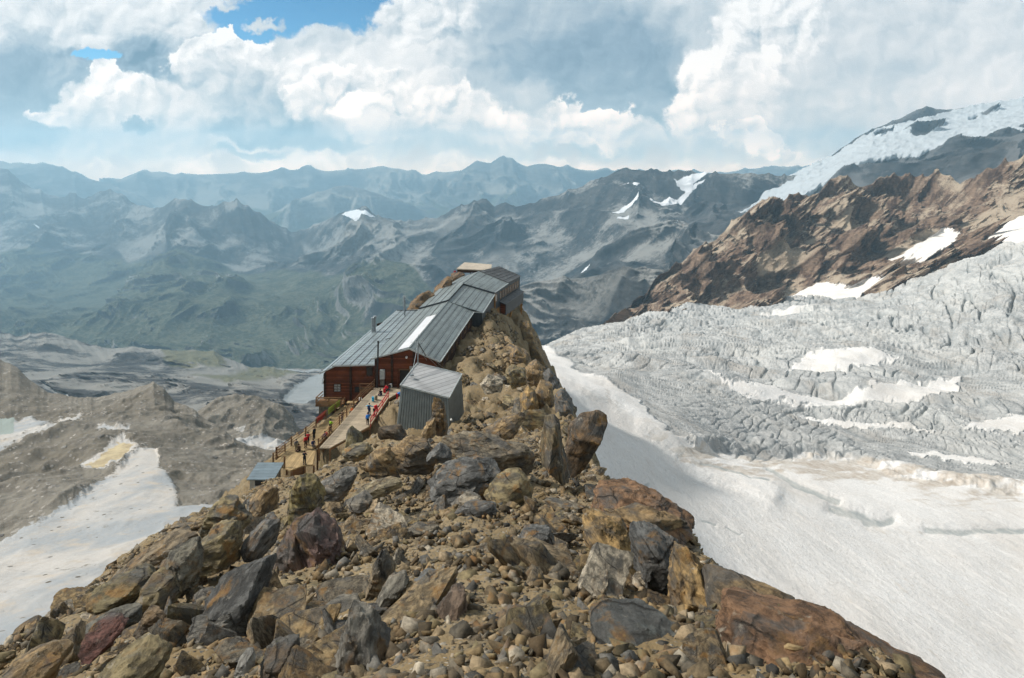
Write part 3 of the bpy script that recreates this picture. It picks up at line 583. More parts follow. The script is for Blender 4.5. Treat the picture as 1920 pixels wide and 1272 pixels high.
def traced_rock(name, outline, Y, thick, seed, color, label, n=5, lean=0.0, sharp=80, amp=.07, sink=.0, top=.5, cat='boulder', facets=7):
    """a boulder whose outline seen from the path is known: convex outline, own distance and thickness; random facets front and back"""
    o3 = np.array([P(x, y, Y) for x, y in outline]); c = o3.mean(0); w = np.ptp(o3[:, 0]) / 2; h = np.ptp(o3[:, 2]) / 2
    r = np.random.default_rng(seed); S = np.array([w, thick / 2, h]); q = (o3 - c)[:, [0, 2]]
    area = np.sum(q[:, 0] * np.roll(q[:, 1], -1) - q[:, 1] * np.roll(q[:, 0], -1))
    if area < 0: q = q[::-1]
    N, d = [], []
    for a, b in zip(q, np.roll(q, -1, 0)):
        e = b - a; nn = np.array([e[1], -e[0]]); L = np.hypot(*nn)
        if L < 1e-6: continue
        nn /= L; dist = float(nn @ a)
        for sy in (r.uniform(-.35, -.05), r.uniform(.05, .4)):
            v = np.array([nn[0], sy, nn[1]]); N.append(v / np.linalg.norm(v)); d.append(max(dist, .06 * (w + h)) / np.linalg.norm(v) * 1.0)
    for sgn in (-1, 1):
        for k in range(facets):
            v = np.array([r.normal(scale=.55), sgn, r.normal(scale=.45) + (top if sgn < 0 else .2)]); v /= np.linalg.norm(v)
            N.append(v); d.append(thick / 2 * r.uniform(.75, 1.1) * (1 + .35 * abs(v[2]) * h / max(thick / 2, .01) * .6))
    N = np.array(N); d = np.array(d)
    D, Fc = ico(n); Ds = D * S; Ds /= np.linalg.norm(Ds, axis=1)[:, None]
    R = polytope(Ds, N, d, sharp); P3 = Ds * R[:, None]
    s = (w * h * thick / 2) ** (1 / 3.)
    P3 = P3 + Ds * rough_rock(P3, seed, s * amp * 1.6, s * .7)[:, None]
    if lean: P3[:, 1] += lean * P3[:, 2]
    # strata run along the long axis of the outline: turn the mesh frame so that local z is across the beds
    me = npmesh(name, P3, Fc); me.set_sharp_from_angle(angle=math.radians(30)); o = link(name, me, M_ROCK); o.location = c
    ang = math.atan2(*(np.linalg.eigh(np.cov(q.T))[1][:, 1][::-1]))
    Rm = Matrix.Rotation(-ang, 3, 'Y'); me.transform(Rm.inverted().to_4x4()); o.rotation_euler = Rm.to_euler()
    o.color = (*color, 1); tag(o, label, cat); return o
BROWN, OLIVE, SLATE, PALE, RUST, PURP, OCHRE = (.27, .185, .095), (.225, .178, .095), (.135, .133, .125), (.42, .36, .27), (.215, .125, .070), (.17, .115, .09), (.36, .235, .10)
BOULDERS = [
 # name outline distance thickness colour label
 ([(1352,1272),(1380,1215),(1430,1163),(1470,1158),(1560,1195),(1680,1215),(1760,1240),(1830,1285),(1860,1400),(1400,1420),(1340,1340)], 4.75, 1.75, (.20,.115,.065), 'large rust red and orange boulder in the lower right corner beside the snow', {'amp': .10}),
 ([(1338,1090),(1400,1088),(1492,1121),(1478,1160),(1450,1200),(1380,1215),(1330,1190),(1325,1120)], 6.6, 1.0, BROWN, 'square cut brown block with a flat grey top jutting out over the snow', {'sharp': 110, 'amp': .03}),
 ([(1270,1035),(1290,1028),(1325,1070),(1362,1130),(1350,1160),(1310,1168),(1250,1140),(1255,1080)], 7.2, 1.2, OCHRE, 'leaning ochre slab with yellow streaks beside the square cut block', {}),
 ([(1180,1000),(1230,995),(1280,1025),(1278,1090),(1255,1118),(1205,1105),(1188,1060)], 8.3, 1.1, SLATE, 'dark grey boulder with a white quartz vein running down its face', {}),
 ([(1062,985),(1110,968),(1165,985),(1200,1040),(1205,1060),(1150,1080),(1110,1075),(1100,1020)], 9.4, 1.2, OCHRE, 'tan boulder with an overhanging lip and rusty orange underside', {}),
 ([(1115,920),(1160,914),(1230,925),(1304,968),(1300,985),(1220,998),(1150,985),(1110,960)], 12.4, 1.8, RUST, 'reddish layered slab sticking out sideways towards the glacier', {'sharp': 110}),
 ([(1130,960),(1200,948),(1265,968),(1300,984),(1215,1000),(1140,985)], 11.8, .9, BROWN, 'thin brown ledge slab under the reddish layered slab', {'n': 4}),
 ([(1088,775),(1143,768),(1138,800),(1100,870),(1072,900),(1060,860),(1065,800)], 21.5, 1.3, (.135,.095,.06), 'pointed brown slab leaning out over the snow behind the upright block', {'sharp': 110, 'amp': .03}),
 ([(980,790),(1040,778),(1055,790),(1062,860),(1075,930),(1030,940),(1000,920),(1010,860),(975,830)], 19.5, 1.8, (.125,.098,.058), 'tall upright brown block with a sheer face at the crest edge', {'sharp': 110, 'amp': .03}),
 ([(905,805),(985,767),(990,775),(960,822),(900,825)], 24.5, 1.2, BROWN, 'tilted flat slab rising to the right behind the upright block', {'sharp': 110, 'n': 4}),
 ([(795,818),(850,812),(920,822),(985,835),(1005,860),(1000,888),(940,880),(870,855),(800,835)], 20.8, 1.8, (.20,.165,.115), 'long flat tan slab lying across the crest below the metal shed', {}),
 ([(720,850),(760,825),(800,832),(818,858),(810,890),(775,880),(740,875)], 21.2, 1.4, BROWN, 'brown wedge shaped boulder left of the long flat slab', {}),
 ([(800,905),(830,872),(890,862),(940,885),(938,910),(915,930),(860,928),(820,922)], 17.2, 1.7, SLATE, 'broad dark grey boulder with a pale crack across its top', {}),
 ([(797,860),(826,832),(848,852),(845,862),(810,868)], 19.2, .8, SLATE, 'small grey pyramid stone tucked under the long flat slab', {'n': 4}),
 ([(905,928),(930,895),(975,890),(1000,915),(1000,940),(930,945)], 16.6, 1.2, OLIVE, 'olive boulder at the foot of the tall upright block', {'n': 4}),
 ([(655,920),(700,905),(780,890),(790,896),(740,918),(690,932),(650,935)], 17.2, .8, (.26,.215,.135), 'long pale tongue of rock pointing to the right', {'n': 4}),
 ([(685,870),(700,848),(730,842),(745,870),(750,900),(720,898),(695,885)], 20.2, 1.0, BROWN, 'rounded brown boulder with a yellow lichen patch near the wedge', {'n': 4}),
 ([(590,912),(640,880),(668,888),(660,915),(640,935),(605,935)], 18.8, 1.1, (.19,.18,.16), 'grey boulder with pale mottled top left of the pale tongue', {'n': 4}),
 ([(545,920),(560,895),(590,905),(608,950),(590,975),(550,970),(543,945)], 17.0, 1.2, (.20,.16,.07), 'yellow lichen covered boulder right of the little stone hut', {}),
 ([(470,935),(495,912),(515,915),(520,955),(490,962),(470,955)], 18.5, 1.0, BROWN, 'brown cube shaped boulder in front of the little stone hut', {'n': 4}),
 ([(380,985),(400,948),(440,945),(470,980),(462,990),(420,998),(382,1000)], 15.6, 1.2, OLIVE, 'olive boulder on the left edge above the snowfield', {}),
 ([(515,1045),(535,995),(560,992),(590,1060),(605,1095),(575,1095),(540,1080)], 10.8, .8, PURP, 'dark grey slab split from its reddish purple neighbour by a long crack', {'sharp': 110}),
 ([(545,985),(590,965),(630,1000),(652,1065),(650,1090),(610,1112),(590,1080),(560,1030)], 10.9, 1.1, (.15,.098,.085), 'large reddish purple slab leaning against the cracked dark slab', {'sharp': 110}),
 ([(398,1110),(420,1085),(470,1062),(505,1050),(520,1060),(500,1110),(505,1150),(480,1185),(420,1185),(395,1170)], 7.6, 1.2, (.10,.098,.092), 'big dark slate boulder with a yellow and orange streaked side', {}),
 ([(460,1010),(500,972),(525,980),(510,1030),(470,1040)], 12.2, .8, SLATE, 'blue grey stone standing left of the cracked slabs', {'n': 4}),
 ([(302,1060),(320,1032),(360,1035),(376,1060),(372,1090),(350,1112),(318,1095)], 10.6, 1.0, (.16,.145,.11), 'square grey boulder with orange stain on its right corner', {}),
 ([(365,1040),(390,995),(430,990),(450,1020),(448,1050),(400,1062)], 11.8, 1.1, OLIVE, 'dark olive boulder behind the square grey boulder', {}),
 ([(215,1075),(300,1010),(390,988),(400,996),(340,1040),(270,1065),(222,1085)], 13.4, 1.4, (.20,.155,.10), 'long tan ledge slab lining the left edge of the crest', {}),
 ([(176,1105),(210,1085),(270,1075),(285,1090),(270,1118),(200,1122)], 10.9, 1.0, (.16,.13,.07), 'rounded brown boulder at the left edge next to the snow', {'n': 4}),
 ([(262,1120),(285,1075),(325,1080),(338,1110),(330,1130),(285,1132)], 10.0, .8, OLIVE, 'squat olive boulder below the square grey boulder', {'n': 4}),
 ([(157,1205),(170,1175),(205,1170),(230,1182),(205,1215),(180,1222)], 7.4, .6, (.15,.07,.055), 'wine red flat stone lying on the gravel at the left', {'n': 4}),
 ([(160,1172),(200,1150),(258,1142),(262,1165),(210,1180)], 8.2, .6, (.17,.155,.12), 'flat grey brown stone above the wine red stone', {'n': 4}),
 ([(250,1190),(275,1142),(318,1145),(312,1180),(275,1195)], 7.9, .3, (.21,.15,.09), 'flat tan flagstone beside the wine red stone', {'n': 4}),
 ([(625,1275),(640,1195),(655,1145),(690,1160),(730,1225),(720,1290),(650,1310)], 5.2, .6, (.22,.20,.165), 'upright grey flake of rock with a jagged tip in the bottom middle', {'sharp': 110}),
 ([(684,1120),(700,1060),(715,1030),(745,1078),(720,1110),(700,1130)], 7.5, .5, (.26,.20,.125), 'sharp tan spike of rock standing beside the path', {'n': 4, 'sharp': 110}),
 ([(700,1135),(725,1090),(760,1075),(768,1088),(740,1120),(705,1158)], 7.0, .5, (.22,.20,.16), 'narrow grey tan stone leaning below the tan spike', {'n': 4}),
 ([(775,1088),(800,1078),(860,1085),(865,1100),(840,1116),(800,1110)], 7.4, .6, (.35,.36,.35), 'pale white grey flat stone in the middle of the gravel path', {'n': 4}),
 ([(748,1120),(762,1102),(784,1104),(782,1125),(760,1135)], 6.9, .35, (.24,.19,.12), 'small tan cube stone below the pale white grey stone', {'n': 4}),
 ([(815,1180),(820,1140),(845,1110),(872,1112),(876,1150),(860,1190),(840,1200)], 6.0, .5, (.17,.12,.085), 'reddish flat slab lying on the path', {'n': 4}),
 ([(963,1030),(985,995),(1030,990),(1040,1010),(1010,1060),(985,1062)], 9.6, .8, SLATE, 'dark slate boulder with a smooth blue grey face right of the path', {}),
 ([(1000,1110),(1010,1070),(1050,1060),(1085,1100),(1095,1140),(1060,1165),(1020,1140)], 7.9, .9, SLATE, 'dark slate boulder with brown seam below the smooth one', {}),
 ([(895,1240),(910,1180),(960,1150),(1005,1140),(990,1180),(940,1210),(905,1250)], 5.7, .6, (.14,.12,.095), 'slanting grey and orange slab at the bottom right of the path', {'n': 4}),
 ([(925,1225),(960,1190),(1010,1180),(1042,1200),(1045,1240),(1020,1262),(960,1260)], 5.3, .8, (.165,.115,.07), 'brown boulder with red and orange stains beside the slanting slab', {}),
 ([(1110,1175),(1150,1158),(1220,1185),(1290,1205),(1335,1235),(1330,1270),(1230,1290),(1130,1270),(1105,1215)], 5.1, 1.1, (.115,.125,.115), 'large grey green boulder with fine layering and a crack down its face', {}),
 ([(1125,1125),(1135,1085),(1160,1095),(1165,1135),(1145,1145)], 7.6, .35, (.32,.16,.06), 'small bright orange stone below the tan lipped boulder', {'n': 4}),
 ([(715,845),(700,780),(725,775),(745,800),(790,800),(800,812),(760,818)], 30, 1.2, (.10,.075,.05), 'dark brown stone lying at the front foot of the metal shed', {'n': 4}),
 ([(806,812),(812,745),(820,741),(832,752),(840,805),(838,815)], 38, 1.2, (.16,.105,.05), 'tall orange brown rock pillar standing in front of the metal shed', {'sharp': 110}),
 ([(790,815),(800,792),(815,785),(818,815)], 37, 1.0, BROWN, 'low brown stone leaning against the tall rock pillar', {'n': 4}),
 ([(646,850),(650,815),(658,798),(672,810),(682,830),(678,848)], 29, 1.3, (.17,.14,.07), 'jagged olive rock fin beside the end of the wooden walkway', {'n': 4, 'sharp': 110}),
 ([(160,1300),(200,1245),(260,1225),(300,1240),(290,1290),(220,1320)], 5.4, .7, OLIVE, 'olive boulder at the bottom edge on the left', {'n': 4}),
 ([(0,1290),(20,1240),(70,1225),(110,1240),(100,1280),(40,1300)], 6.0, .7, BROWN, 'brown boulder in the bottom left corner', {'n': 4}),
 ([(485,1260),(500,1215),(550,1205),(555,1235),(520,1265)], 5.2, .5, (.11,.10,.085), 'dark flat stone at the bottom edge left of the upright flake', {'n': 4}),
 ([(446,1245),(452,1228),(475,1222),(477,1248),(458,1256)], 5.1, .25, (.36,.34,.30), 'small pale cube stone near the bottom edge', {'n': 4}),
 ([(580,1165),(610,1140),(670,1120),(678,1132),(640,1160)], 7.2, .5, (.19,.17,.135), 'low grey flagstone left of the leaning stone by the path', {'n': 4}),
 ([(845,945),(870,925),(900,930),(915,955),(880,965)], 15, .7, PALE, 'pale rounded stone below the broad dark grey boulder', {'n': 4}),
 ([(650,940),(680,925),(700,935),(695,950),(660,955)], 14.8, .6, PALE, 'pale stone under the long pale tongue of rock', {'n': 4}),
 ([(845,965),(880,940),(925,945),(935,960),(890,985)], 13.6, .6, SLATE, 'dark stone with a pale face in the middle of the slope', {'n': 4}),
 ([(1040,742),(1052,730),(1072,748),(1078,775),(1060,790),(1042,775)], 62, 3.0, SLATE, 'grey block topping the right edge of the crest above the snow', {'n': 4}),
 ([(1000,740),(1012,715),(1035,722),(1045,770),(1030,790),(1005,775)], 66, 3.0, BROWN, 'upright brown pillar rock in the jagged row on the right crest edge', {'n': 4}),
 ([(975,745),(990,722),(1005,735),(1012,772),(990,785),(976,770)], 64, 2.6, OCHRE, 'ochre pillar rock in the jagged row on the right crest edge', {'n': 4}),
 ([(1018,700),(1030,690),(1048,712),(1052,738),(1030,745)], 80, 3.4, SLATE, 'dark grey block leaning over the snow bank on the right crest edge', {'n': 4}),
 ([(985,690),(1005,672),(1022,690),(1026,720),(1000,728),(984,712)], 88, 3.6, BROWN, 'brown broken block halfway along the right crest edge', {'n': 4}),
 ([(945,700),(960,684),(985,694),(988,720),(960,730)], 84, 3.2, OLIVE, 'olive block in the middle of the slope right of the shed', {'n': 4}),
 ([(900,720),(915,702),(945,712),(940,732),(910,738)], 78, 2.6, PALE, 'pale block in the middle of the slope right of the shed', {'n': 4}),
 ([(955,665),(968,648),(990,660),(1000,685),(975,695),(957,685)], 104, 4, BROWN, 'brown block at the top of the right crest edge near the snow tongue', {'n': 4}),
 ([(958,622),(970,608),(984,610),(990,650),(975,672),(957,668),(952,640)], 148, 6, (.20,.15,.085), 'tall brown rock tower under the stilted end of the hut', {}),
 ([(975,600),(990,598),(1012,640),(1035,690),(1030,704),(1000,690),(978,650)], 146, 8, (.23,.165,.085), 'sloping ochre rock wing below the rock tower beside the snow', {}),
 ([(762,582),(775,560),(800,545),(815,552),(812,575),(785,590)], 140, 6, (.21,.135,.07), 'reddish brown rocks showing behind the left wing roof', {'n': 4}),
 ([(808,560),(818,535),(838,518),(850,520),(846,540),(825,560)], 150, 6, (.20,.13,.07), 'reddish brown rock crest behind the main roof', {'n': 4}),
 ([(838,530),(846,514),(862,508),(872,514),(866,528),(850,536)], 162, 6, (.20,.13,.075), 'rock at the far end left of the beige terrace', {'n': 4}),
 ([(640,846),(655,835),(690,832),(700,846),(680,862),(650,862)], 27, 1.2, OLIVE, 'flat olive rock under the near end of the plank ramp', {'n': 4}),
]
def boulders():
    for k, (ol, Y, th, colr, lab, kw) in enumerate(BOULDERS):
        kw = dict(kw); kw['n'] = 6 if k < 6 else max(kw.get('n', 5), 5 if Y < 12 else 4); traced_rock('boulder', ol, Y, th, 500 + k * 7, colr, lab, **kw)
boulders()
def edge_x(Y):
    return np.interp(Y, RT[:, 0], RT[:, 1]), np.interp(Y, RT[:, 0], RT[:, 5])
def outlines_hit(px, py, pad=0):
    for ol, *_ in BOULDERS:
        xs, ys = zip(*ol)
        if min(xs) + pad < px < max(xs) - pad and min(ys) + pad < py < max(ys) - pad: return True
    return False
def loose_rocks():
    r = np.random.default_rng(99)
    tints = [BROWN, OLIVE, (.165, .155, .135), PALE, (.31, .235, .145), (.25, .185, .105), (.33, .235, .12), (.19, .16, .115), (.28, .21, .125)]
    protos = [rock_mesh('angular_rock', (1, r.uniform(.42, .85), r.uniform(.16, .48)), 900 + k, 4, 3, 130, .055) for k in range(16)]
    for me in protos: me.materials.append(M_ROCK)
    n = 0; tries = 0
    WALK = [(-27.5, 83), (-26, 88), (-22, 98)]
    while n < 480 and tries < 22000:
        tries += 1
        near = n < 285
        Y = float(np.exp(r.uniform(np.log(4.2), np.log(30)))) if near else float(r.uniform(26, 128))
        XL, XR = edge_x(Y); X = r.uniform(XL - .4, XR + .2)
        if near:
            xl = max(XL - .3, -.85 * Y); X = r.uniform(xl, min(XR + .1, .8 * Y))
            path = -.5 + .25 * math.sin(Y * .5) - .02 * Y
            if abs(X - path) < .45 + .03 * Y and r.uniform() < .85: continue
        z = on_ground(X, Y); px, py = CX + X / Y * F, HY - z / Y * F
        if near and (outlines_hit(px, py, 12) or not -40 < px < 1500 or not 780 < py < 1300): continue
        s = (r.uniform(.07, .20) if r.uniform() < .72 else r.uniform(.2, .42)) * (1 + Y / 40.) if near else float((r.uniform(.4, 1.0) if r.uniform() < .75 else r.uniform(1.0, 2.2)) * (.55 if Y < 60 else 1))
        if not near:
            d = float(polydist(np.array([X]), np.array([Y]), WALK)[0])
            if d < 6 + s or (62 < Y < 76 and -14 < X < -3.5) or (Y > 96 and X < -4 + (Y - 130) * .1 and X > -34): continue
            if X < -14 and Y > 80 and r.uniform() < .6 or Y > 116 and X < -.5: continue
            if Y < 92 and px < 770 and py - s / Y * F < np.interp(px, [440, 590, 625, 700, 770], [935, 893, 866, 818, 800]): continue
        o = bpy.data.objects.new('angular_rock' if near else 'slope_block', protos[int(r.integers(len(protos)))]); col.objects.link(o)
        o.location = (X, Y, z + s * .12); o.scale = (s, s, s)
        o.rotation_euler = (r.normal(scale=.5), r.normal(scale=.5), r.uniform(0, 6.28))
        c = np.array(tints[int(r.integers(len(tints)))]) * r.uniform(.8, 1.2); o.color = (*c, 1)
        if near: tag(o, 'angular piece of schist lying among the rubble on the foreground crest', 'rock', 'loose rocks on the foreground crest')
        else: tag(o, 'block of brown stone on the slope around the metal shed and hut', 'rock', 'rocks on the slope by the hut')
        n += 1
    # the mass of small stones
    Vt, Ft, Ct, off = [], [], [], 0; D, Fc = ico(1); D2, F2 = ico(2)
    shapes = []
    for k in range(14):
        bm = bmesh.new(); q = r.normal(size=(8, 3)); q /= np.linalg.norm(q, axis=1)[:, None]; q = q * np.array([1, r.uniform(.5, .9), r.uniform(.25, .6)])
        for c in q: bm.verts.new(c)
        h = bmesh.ops.convex_hull(bm, input=bm.verts); bmesh.ops.delete(bm, geom=[g for g in h['geom_interior'] if isinstance(g, bmesh.types.BMVert)], context='VERTS'); bmesh.ops.triangulate(bm, faces=bm.faces); bm.verts.index_update()
        shapes.append((np.array([v.co[:] for v in bm.verts]), np.array([[v.index for v in f.verts] for f in bm.faces]))); bm.free()
    cnt = 0
    while cnt < 34000:
        farst = cnt > 27000; Y = float(np.exp(r.uniform(np.log(3.2), np.log(46)))) if not farst else float(r.uniform(40, 140)); XL, XR = edge_x(Y); X = r.uniform(max(XL - .5, -.9 * Y), min(XR + .25, .8 * Y))
        s = min(.012 + .030 * r.exponential() , .13) * (.85 + Y / 18.) if not farst else min(.12 + .14 * r.exponential(), .6)
        if farst and (X < -9 and 80 < Y or polydist(np.array([X]), np.array([Y]), [(-25, 84), (-21, 92), (-19, 99)])[0] < 5 or (64 < Y < 75 and -13 < X < -5) or (Y > 99 and X < -8 + (Y - 130) * .115)): continue
        a, b, c2 = r.normal(scale=.4), r.normal(scale=.4), r.uniform(0, 6.28)
        M3 = np.array(Matrix.Rotation(c2, 3, 'Z') @ Matrix.Rotation(a, 3, 'X') @ Matrix.Rotation(b, 3, 'Y'))
        Vt.append((X, Y, s, M3, int(r.integers(14)))); cnt += 1
    XY = np.array([(v[0], v[1]) for v in Vt]); ZZ = ground_z(XY[:, 0], XY[:, 1])
    tn = np.array(tints); VV, FF, CC, off = [], [], [], 0
    for i, (X, Y, s, M3, k) in enumerate(Vt):
        sv, sf = shapes[k]; VV.append(sv * s @ M3.T + np.array([X, Y, ZZ[i] + s * .12])); FF.append(sf + off); off += len(sv)
        CC.append(np.tile([*(tn[int(r.integers(len(tn)))] * r.choice([.3, .5, .65, .8, 1.0])), 1], (len(sv), 1)))
    allv, allf, cols = np.concatenate(VV), np.concatenate(FF), np.concatenate(CC)
    me = npmesh('scree', allv, allf, False); add_mask(me, cols, 'tint')
    m, t = material('scree_stone'); pos = t.add('ShaderNodeNewGeometry').outputs['Position']; f = t.noise(pos, 14, 5, .7); b = t.noise(pos, 4, 4, .6)
    c = t.vm('SCALE', t.attr('tint'), scale=t.rng(f, .3, .7, .5, 1.2)); c = t.mix(t.rng(b, .56, .68, 0, .5), c, (.25, .13, .045))
    finish(t, c, .85, t.bump(f, .5, .02), .3)
    tag(link('scree', me, m), kind='stuff')
loose_rocks()
# ------------------------------------------------------------------ mesh builder for built things
class MB:
    def __init__(s): s.v = []; s.f = []; s.uv = []
    def face(s, pts, uv=None):
        pts = [Vector(p) for p in pts]; i = len(s.v); s.v += [p[:] for p in pts]; s.f.append(list(range(i, i + len(pts))))
        n = Vector((0, 0, 0))
        for a, b in zip(pts, pts[1:] + pts[:1]): n += a.cross(b)
        n = n.normalized() if n.length > 1e-9 else Vector((0, 0, 1))
        u = Vector((0, 0, 1)).cross(n)
        if u.length < .08: u = Vector((1, 0, 0))
        u.normalize(); w = n.cross(u)
        s.uv += uv if uv else [(p.dot(u), p.dot(w)) for p in pts]
        return s
    def prism(s, pts, d):
        """solid from polygon pts swept by vector d"""
        a = [Vector(p) for p in pts]; d = Vector(d); b = [p + d for p in a]; n = Vector((0, 0, 0))
        for p, q in zip(a, a[1:] + a[:1]): n += p.cross(q)
        if n.dot(d) > 0: a, b = b, a
        s.face(a); s.face(b[::-1])
        for p, q, p2, q2 in zip(a, a[1:] + a[:1], b, b[1:] + b[:1]): s.face([q, p, p2, q2])
        return s
    def slab(s, pts, th):
        a = [Vector(p) for p in pts]; n = Vector((0, 0, 0))
        for p, q in zip(a, a[1:] + a[:1]): n += p.cross(q)
        n.normalize()
        if n.z < 0: n = -n
        return s.prism(pts, -n * th)
    def box(s, c, size, rz=0.0):
        c = Vector(c); hx, hy, hz = [q / 2 for q in size]; R = Matrix.Rotation(rz, 3, 'Z')
        pts = [c + R @ Vector((x, y, -hz)) for x, y in ((-hx, -hy), (hx, -hy), (hx, hy), (-hx, hy))]
        return s.prism(pts, (0, 0, 2 * hz))
    def beam(s, p, q, w, h=None):
        """square bar from p to q"""
        p, q = Vector(p), Vector(q); h = h or w; d = (q - p).normalized(); u = d.cross(Vector((0, 0, 1)))
        if u.length < .05: u = Vector((1, 0, 0))
        u.normalize(); v = u.cross(d); u *= w / 2; v *= h / 2
        return s.prism([p - u - v, p + u - v, p + u + v, p - u + v], q - p)
    def tube(s, p, q, r, r2=None, n=10):
        p, q = Vector(p), Vector(q); r2 = r if r2 is None else r2; d = (q - p).normalized(); u = d.cross(Vector((.3, .9, .2))).normalized(); v = d.cross(u)
        A = [p + (u * math.cos(a) + v * math.sin(a)) * r for a in [2 * math.pi * k / n for k in range(n)]]
        B = [q + (u * math.cos(a) + v * math.sin(a)) * r2 for a in [2 * math.pi * k / n for k in range(n)]]
        for k in range(n): s.face([A[k], A[(k + 1) % n], B[(k + 1) % n], B[k]])
        s.face(A[::-1]); s.face(B); return s
    def build(s, name, mat, parent=None, label=None, origin=None, bevel=0.0):
        me = bpy.data.meshes.new(name); o3 = Vector(origin) if origin is not None else Vector((0, 0, 0))
        if parent is not None and origin is None: o3 = parent.location
        me.from_pydata([tuple(Vector(p) - o3) for p in s.v], [], s.f)
        ul = me.uv_layers.new(name='UVMap'); ul.data.foreach_set('uv', np.array(s.uv, np.float32).ravel())
        bm = bmesh.new(); bm.from_mesh(me); bmesh.ops.remove_doubles(bm, verts=bm.verts, dist=1e-4); bmesh.ops.recalc_face_normals(bm, faces=bm.faces); bm.to_mesh(me); bm.free()
        o = link(name, me, mat, parent)
        if parent is None: o.location = o3
        if bevel: b = o.modifiers.new('edge', 'BEVEL'); b.width = bevel; b.segments = 2; b.limit_method = 'ANGLE'
        if label: o['label'] = label
        return o

# ------------------------------------------------------------------ materials of built things
def mat_planks(name, base, pitch=.2, axis=1, gap=.07, var=.35, rough=.75, dark=.25, grain=1.0):
    m, t = material(name); uv = t.sep(t.add('ShaderNodeUVMap').outputs[0]); co = t.add('ShaderNodeTexCoord').outputs['Object']
    a = t.m('DIVIDE', uv[axis], pitch); k = t.m('FLOOR', a); fr = t.m('SUBTRACT', a, k)
    wn = t.add('ShaderNodeTexWhiteNoise', noise_dimensions='1D'); t.put(wn.inputs['W'], k)
    long = t.comb(t.m('MULTIPLY', uv[1 - axis], .6), t.m('MULTIPLY', uv[axis], 9.0), 0)
    g = t.noise(long, 1.2, 5, .6); st = t.noise(co, .7, 4, .6)
    c = t.vm('SCALE', base, scale=t.m('ADD', t.rng(wn.outputs[0], 0, 1, 1 - var, 1 + var, False), t.m('MULTIPLY', t.m('SUBTRACT', g, .5), grain)))
    c = t.mix(t.rng(st, .4, .75, 0, .45), c, t.vm('SCALE', base, scale=.45))
    line = t.m('MINIMUM', t.rng(fr, 0, gap), t.rng(fr, 1, 1 - gap))
    c = t.mix(line, t.vm('SCALE', base, scale=dark), c)
    finish(t, c, rough, t.bump(t.m('MULTIPLY_ADD', g, .15, line), .6, .03), .25); return m
def mat_roof(name, base, sv=1.05, su=.42, rough=.42, metal=.25, fine=.5):
    """folded metal sheets: strong seams along the roof, fine cross joints"""
    m, t = material(name); uv = t.sep(t.add('ShaderNodeUVMap').outputs[0]); co = t.add('ShaderNodeTexCoord').outputs['Object']
    a = t.m('DIVIDE', uv[1], sv); ka = t.m('FLOOR', a); fa = t.m('SUBTRACT', a, ka); b = t.m('DIVIDE', uv[0], su); kb = t.m('FLOOR', b); fb = t.m('SUBTRACT', b, kb)
    wn = t.add('ShaderNodeTexWhiteNoise', noise_dimensions='2D'); t.put(wn.inputs['Vector'], t.comb(ka, t.m('FLOOR', t.m('DIVIDE', kb, 7.0)), 0))
    st = t.noise(co, .45, 6, .65); s2 = t.noise(co, 3.0, 5, .7)
    k = t.m('ADD', t.rng(wn.outputs[0], 0, 1, .88, 1.12, False), t.m('MULTIPLY', t.m('SUBTRACT', st, .5), .7))
    c = t.vm('SCALE', base, scale=k)
    c = t.mix(t.rng(st, .56, .70, 0, .4), c, (.30, .35, .35)); c = t.mix(t.rng(s2, .58, .75, 0, .35), c, (.10, .10, .085))
    la = t.m('MINIMUM', t.rng(fa, 0, .07), t.rng(fa, 1, .93)); lb = t.m('MINIMUM', t.rng(fb, 0, .16), t.rng(fb, 1, .84))
    c = t.mix(t.m('MULTIPLY', t.m('SUBTRACT', 1, lb), fine), c, t.vm('SCALE', base, scale=.35)); c = t.mix(la, t.vm('SCALE', base, scale=.25), c)
    finish(t, c, t.rng(s2, .3, .7, rough - .1, rough + .18), t.bump(t.m('ADD', la, t.m('MULTIPLY', lb, .5)), .5, .04), .5, metal); return m
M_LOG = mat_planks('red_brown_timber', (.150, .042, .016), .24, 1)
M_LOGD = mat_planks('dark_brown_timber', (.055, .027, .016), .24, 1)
M_DECK = mat_planks('pale_deck_planks', (.43, .35, .25), .16, 0, .05, .18)
M_DECKY = mat_planks('golden_deck_planks', (.40, .285, .145), .20, 0, .06, .2)
M_TERR = mat_planks('beige_terrace_boards', (.52, .45, .36), .45, 1, .04, .08)
M_RAIL = mat_planks('railing_timber', (.21, .115, .055), .5, 1, .02, .3)
M_ORANGE = mat_planks('orange_timber', (.36, .175, .05), .22, 0, .08, .3)
M_ROOF = mat_roof('grey_green_sheet_roof', (.205, .235, .232))
M_ROOFL = mat_roof('pale_blue_sheet_roof', (.27, .32, .335), 1.25, .45, .36, .25, .6)
M_ROOFD = mat_roof('dark_weathered_sheet_roof', (.085, .088, .09), 1.0, 2.5, .5, .25, .3)
M_ROOFS = mat_roof('light_grey_sheet_roof', (.42, .42, .42), .62, 5.0, .5, .15, .3)
M_CLAD = mat_planks('dark_grey_sheet_cladding', (.050, .056, .058), .25, 0, .12, .15, .5)
M_CORR = simple('grey_green_painted_sheet', (.165, .185, .185), .5, .4, .2, .15, 1.5)
M_TRIM = simple('pale_metal_trim', (.42, .45, .45), .45, .5, .3)
M_TRIMD = simple('dark_metal_trim', (.06, .065, .07), .5, .4, .3)
M_STEEL = simple('steel_pipe', (.32, .34, .35), .35, .5, .7)
M_GLASS = simple('window_glass', (.03, .035, .04), .12, .6, 0, .3, 2)
M_WHITE = simple('white_paint', (.78, .78, .76), .6)
M_SKYL = simple('translucent_white_roof_sheet', (.62, .62, .64), .45, .4, 0, .06, .3)
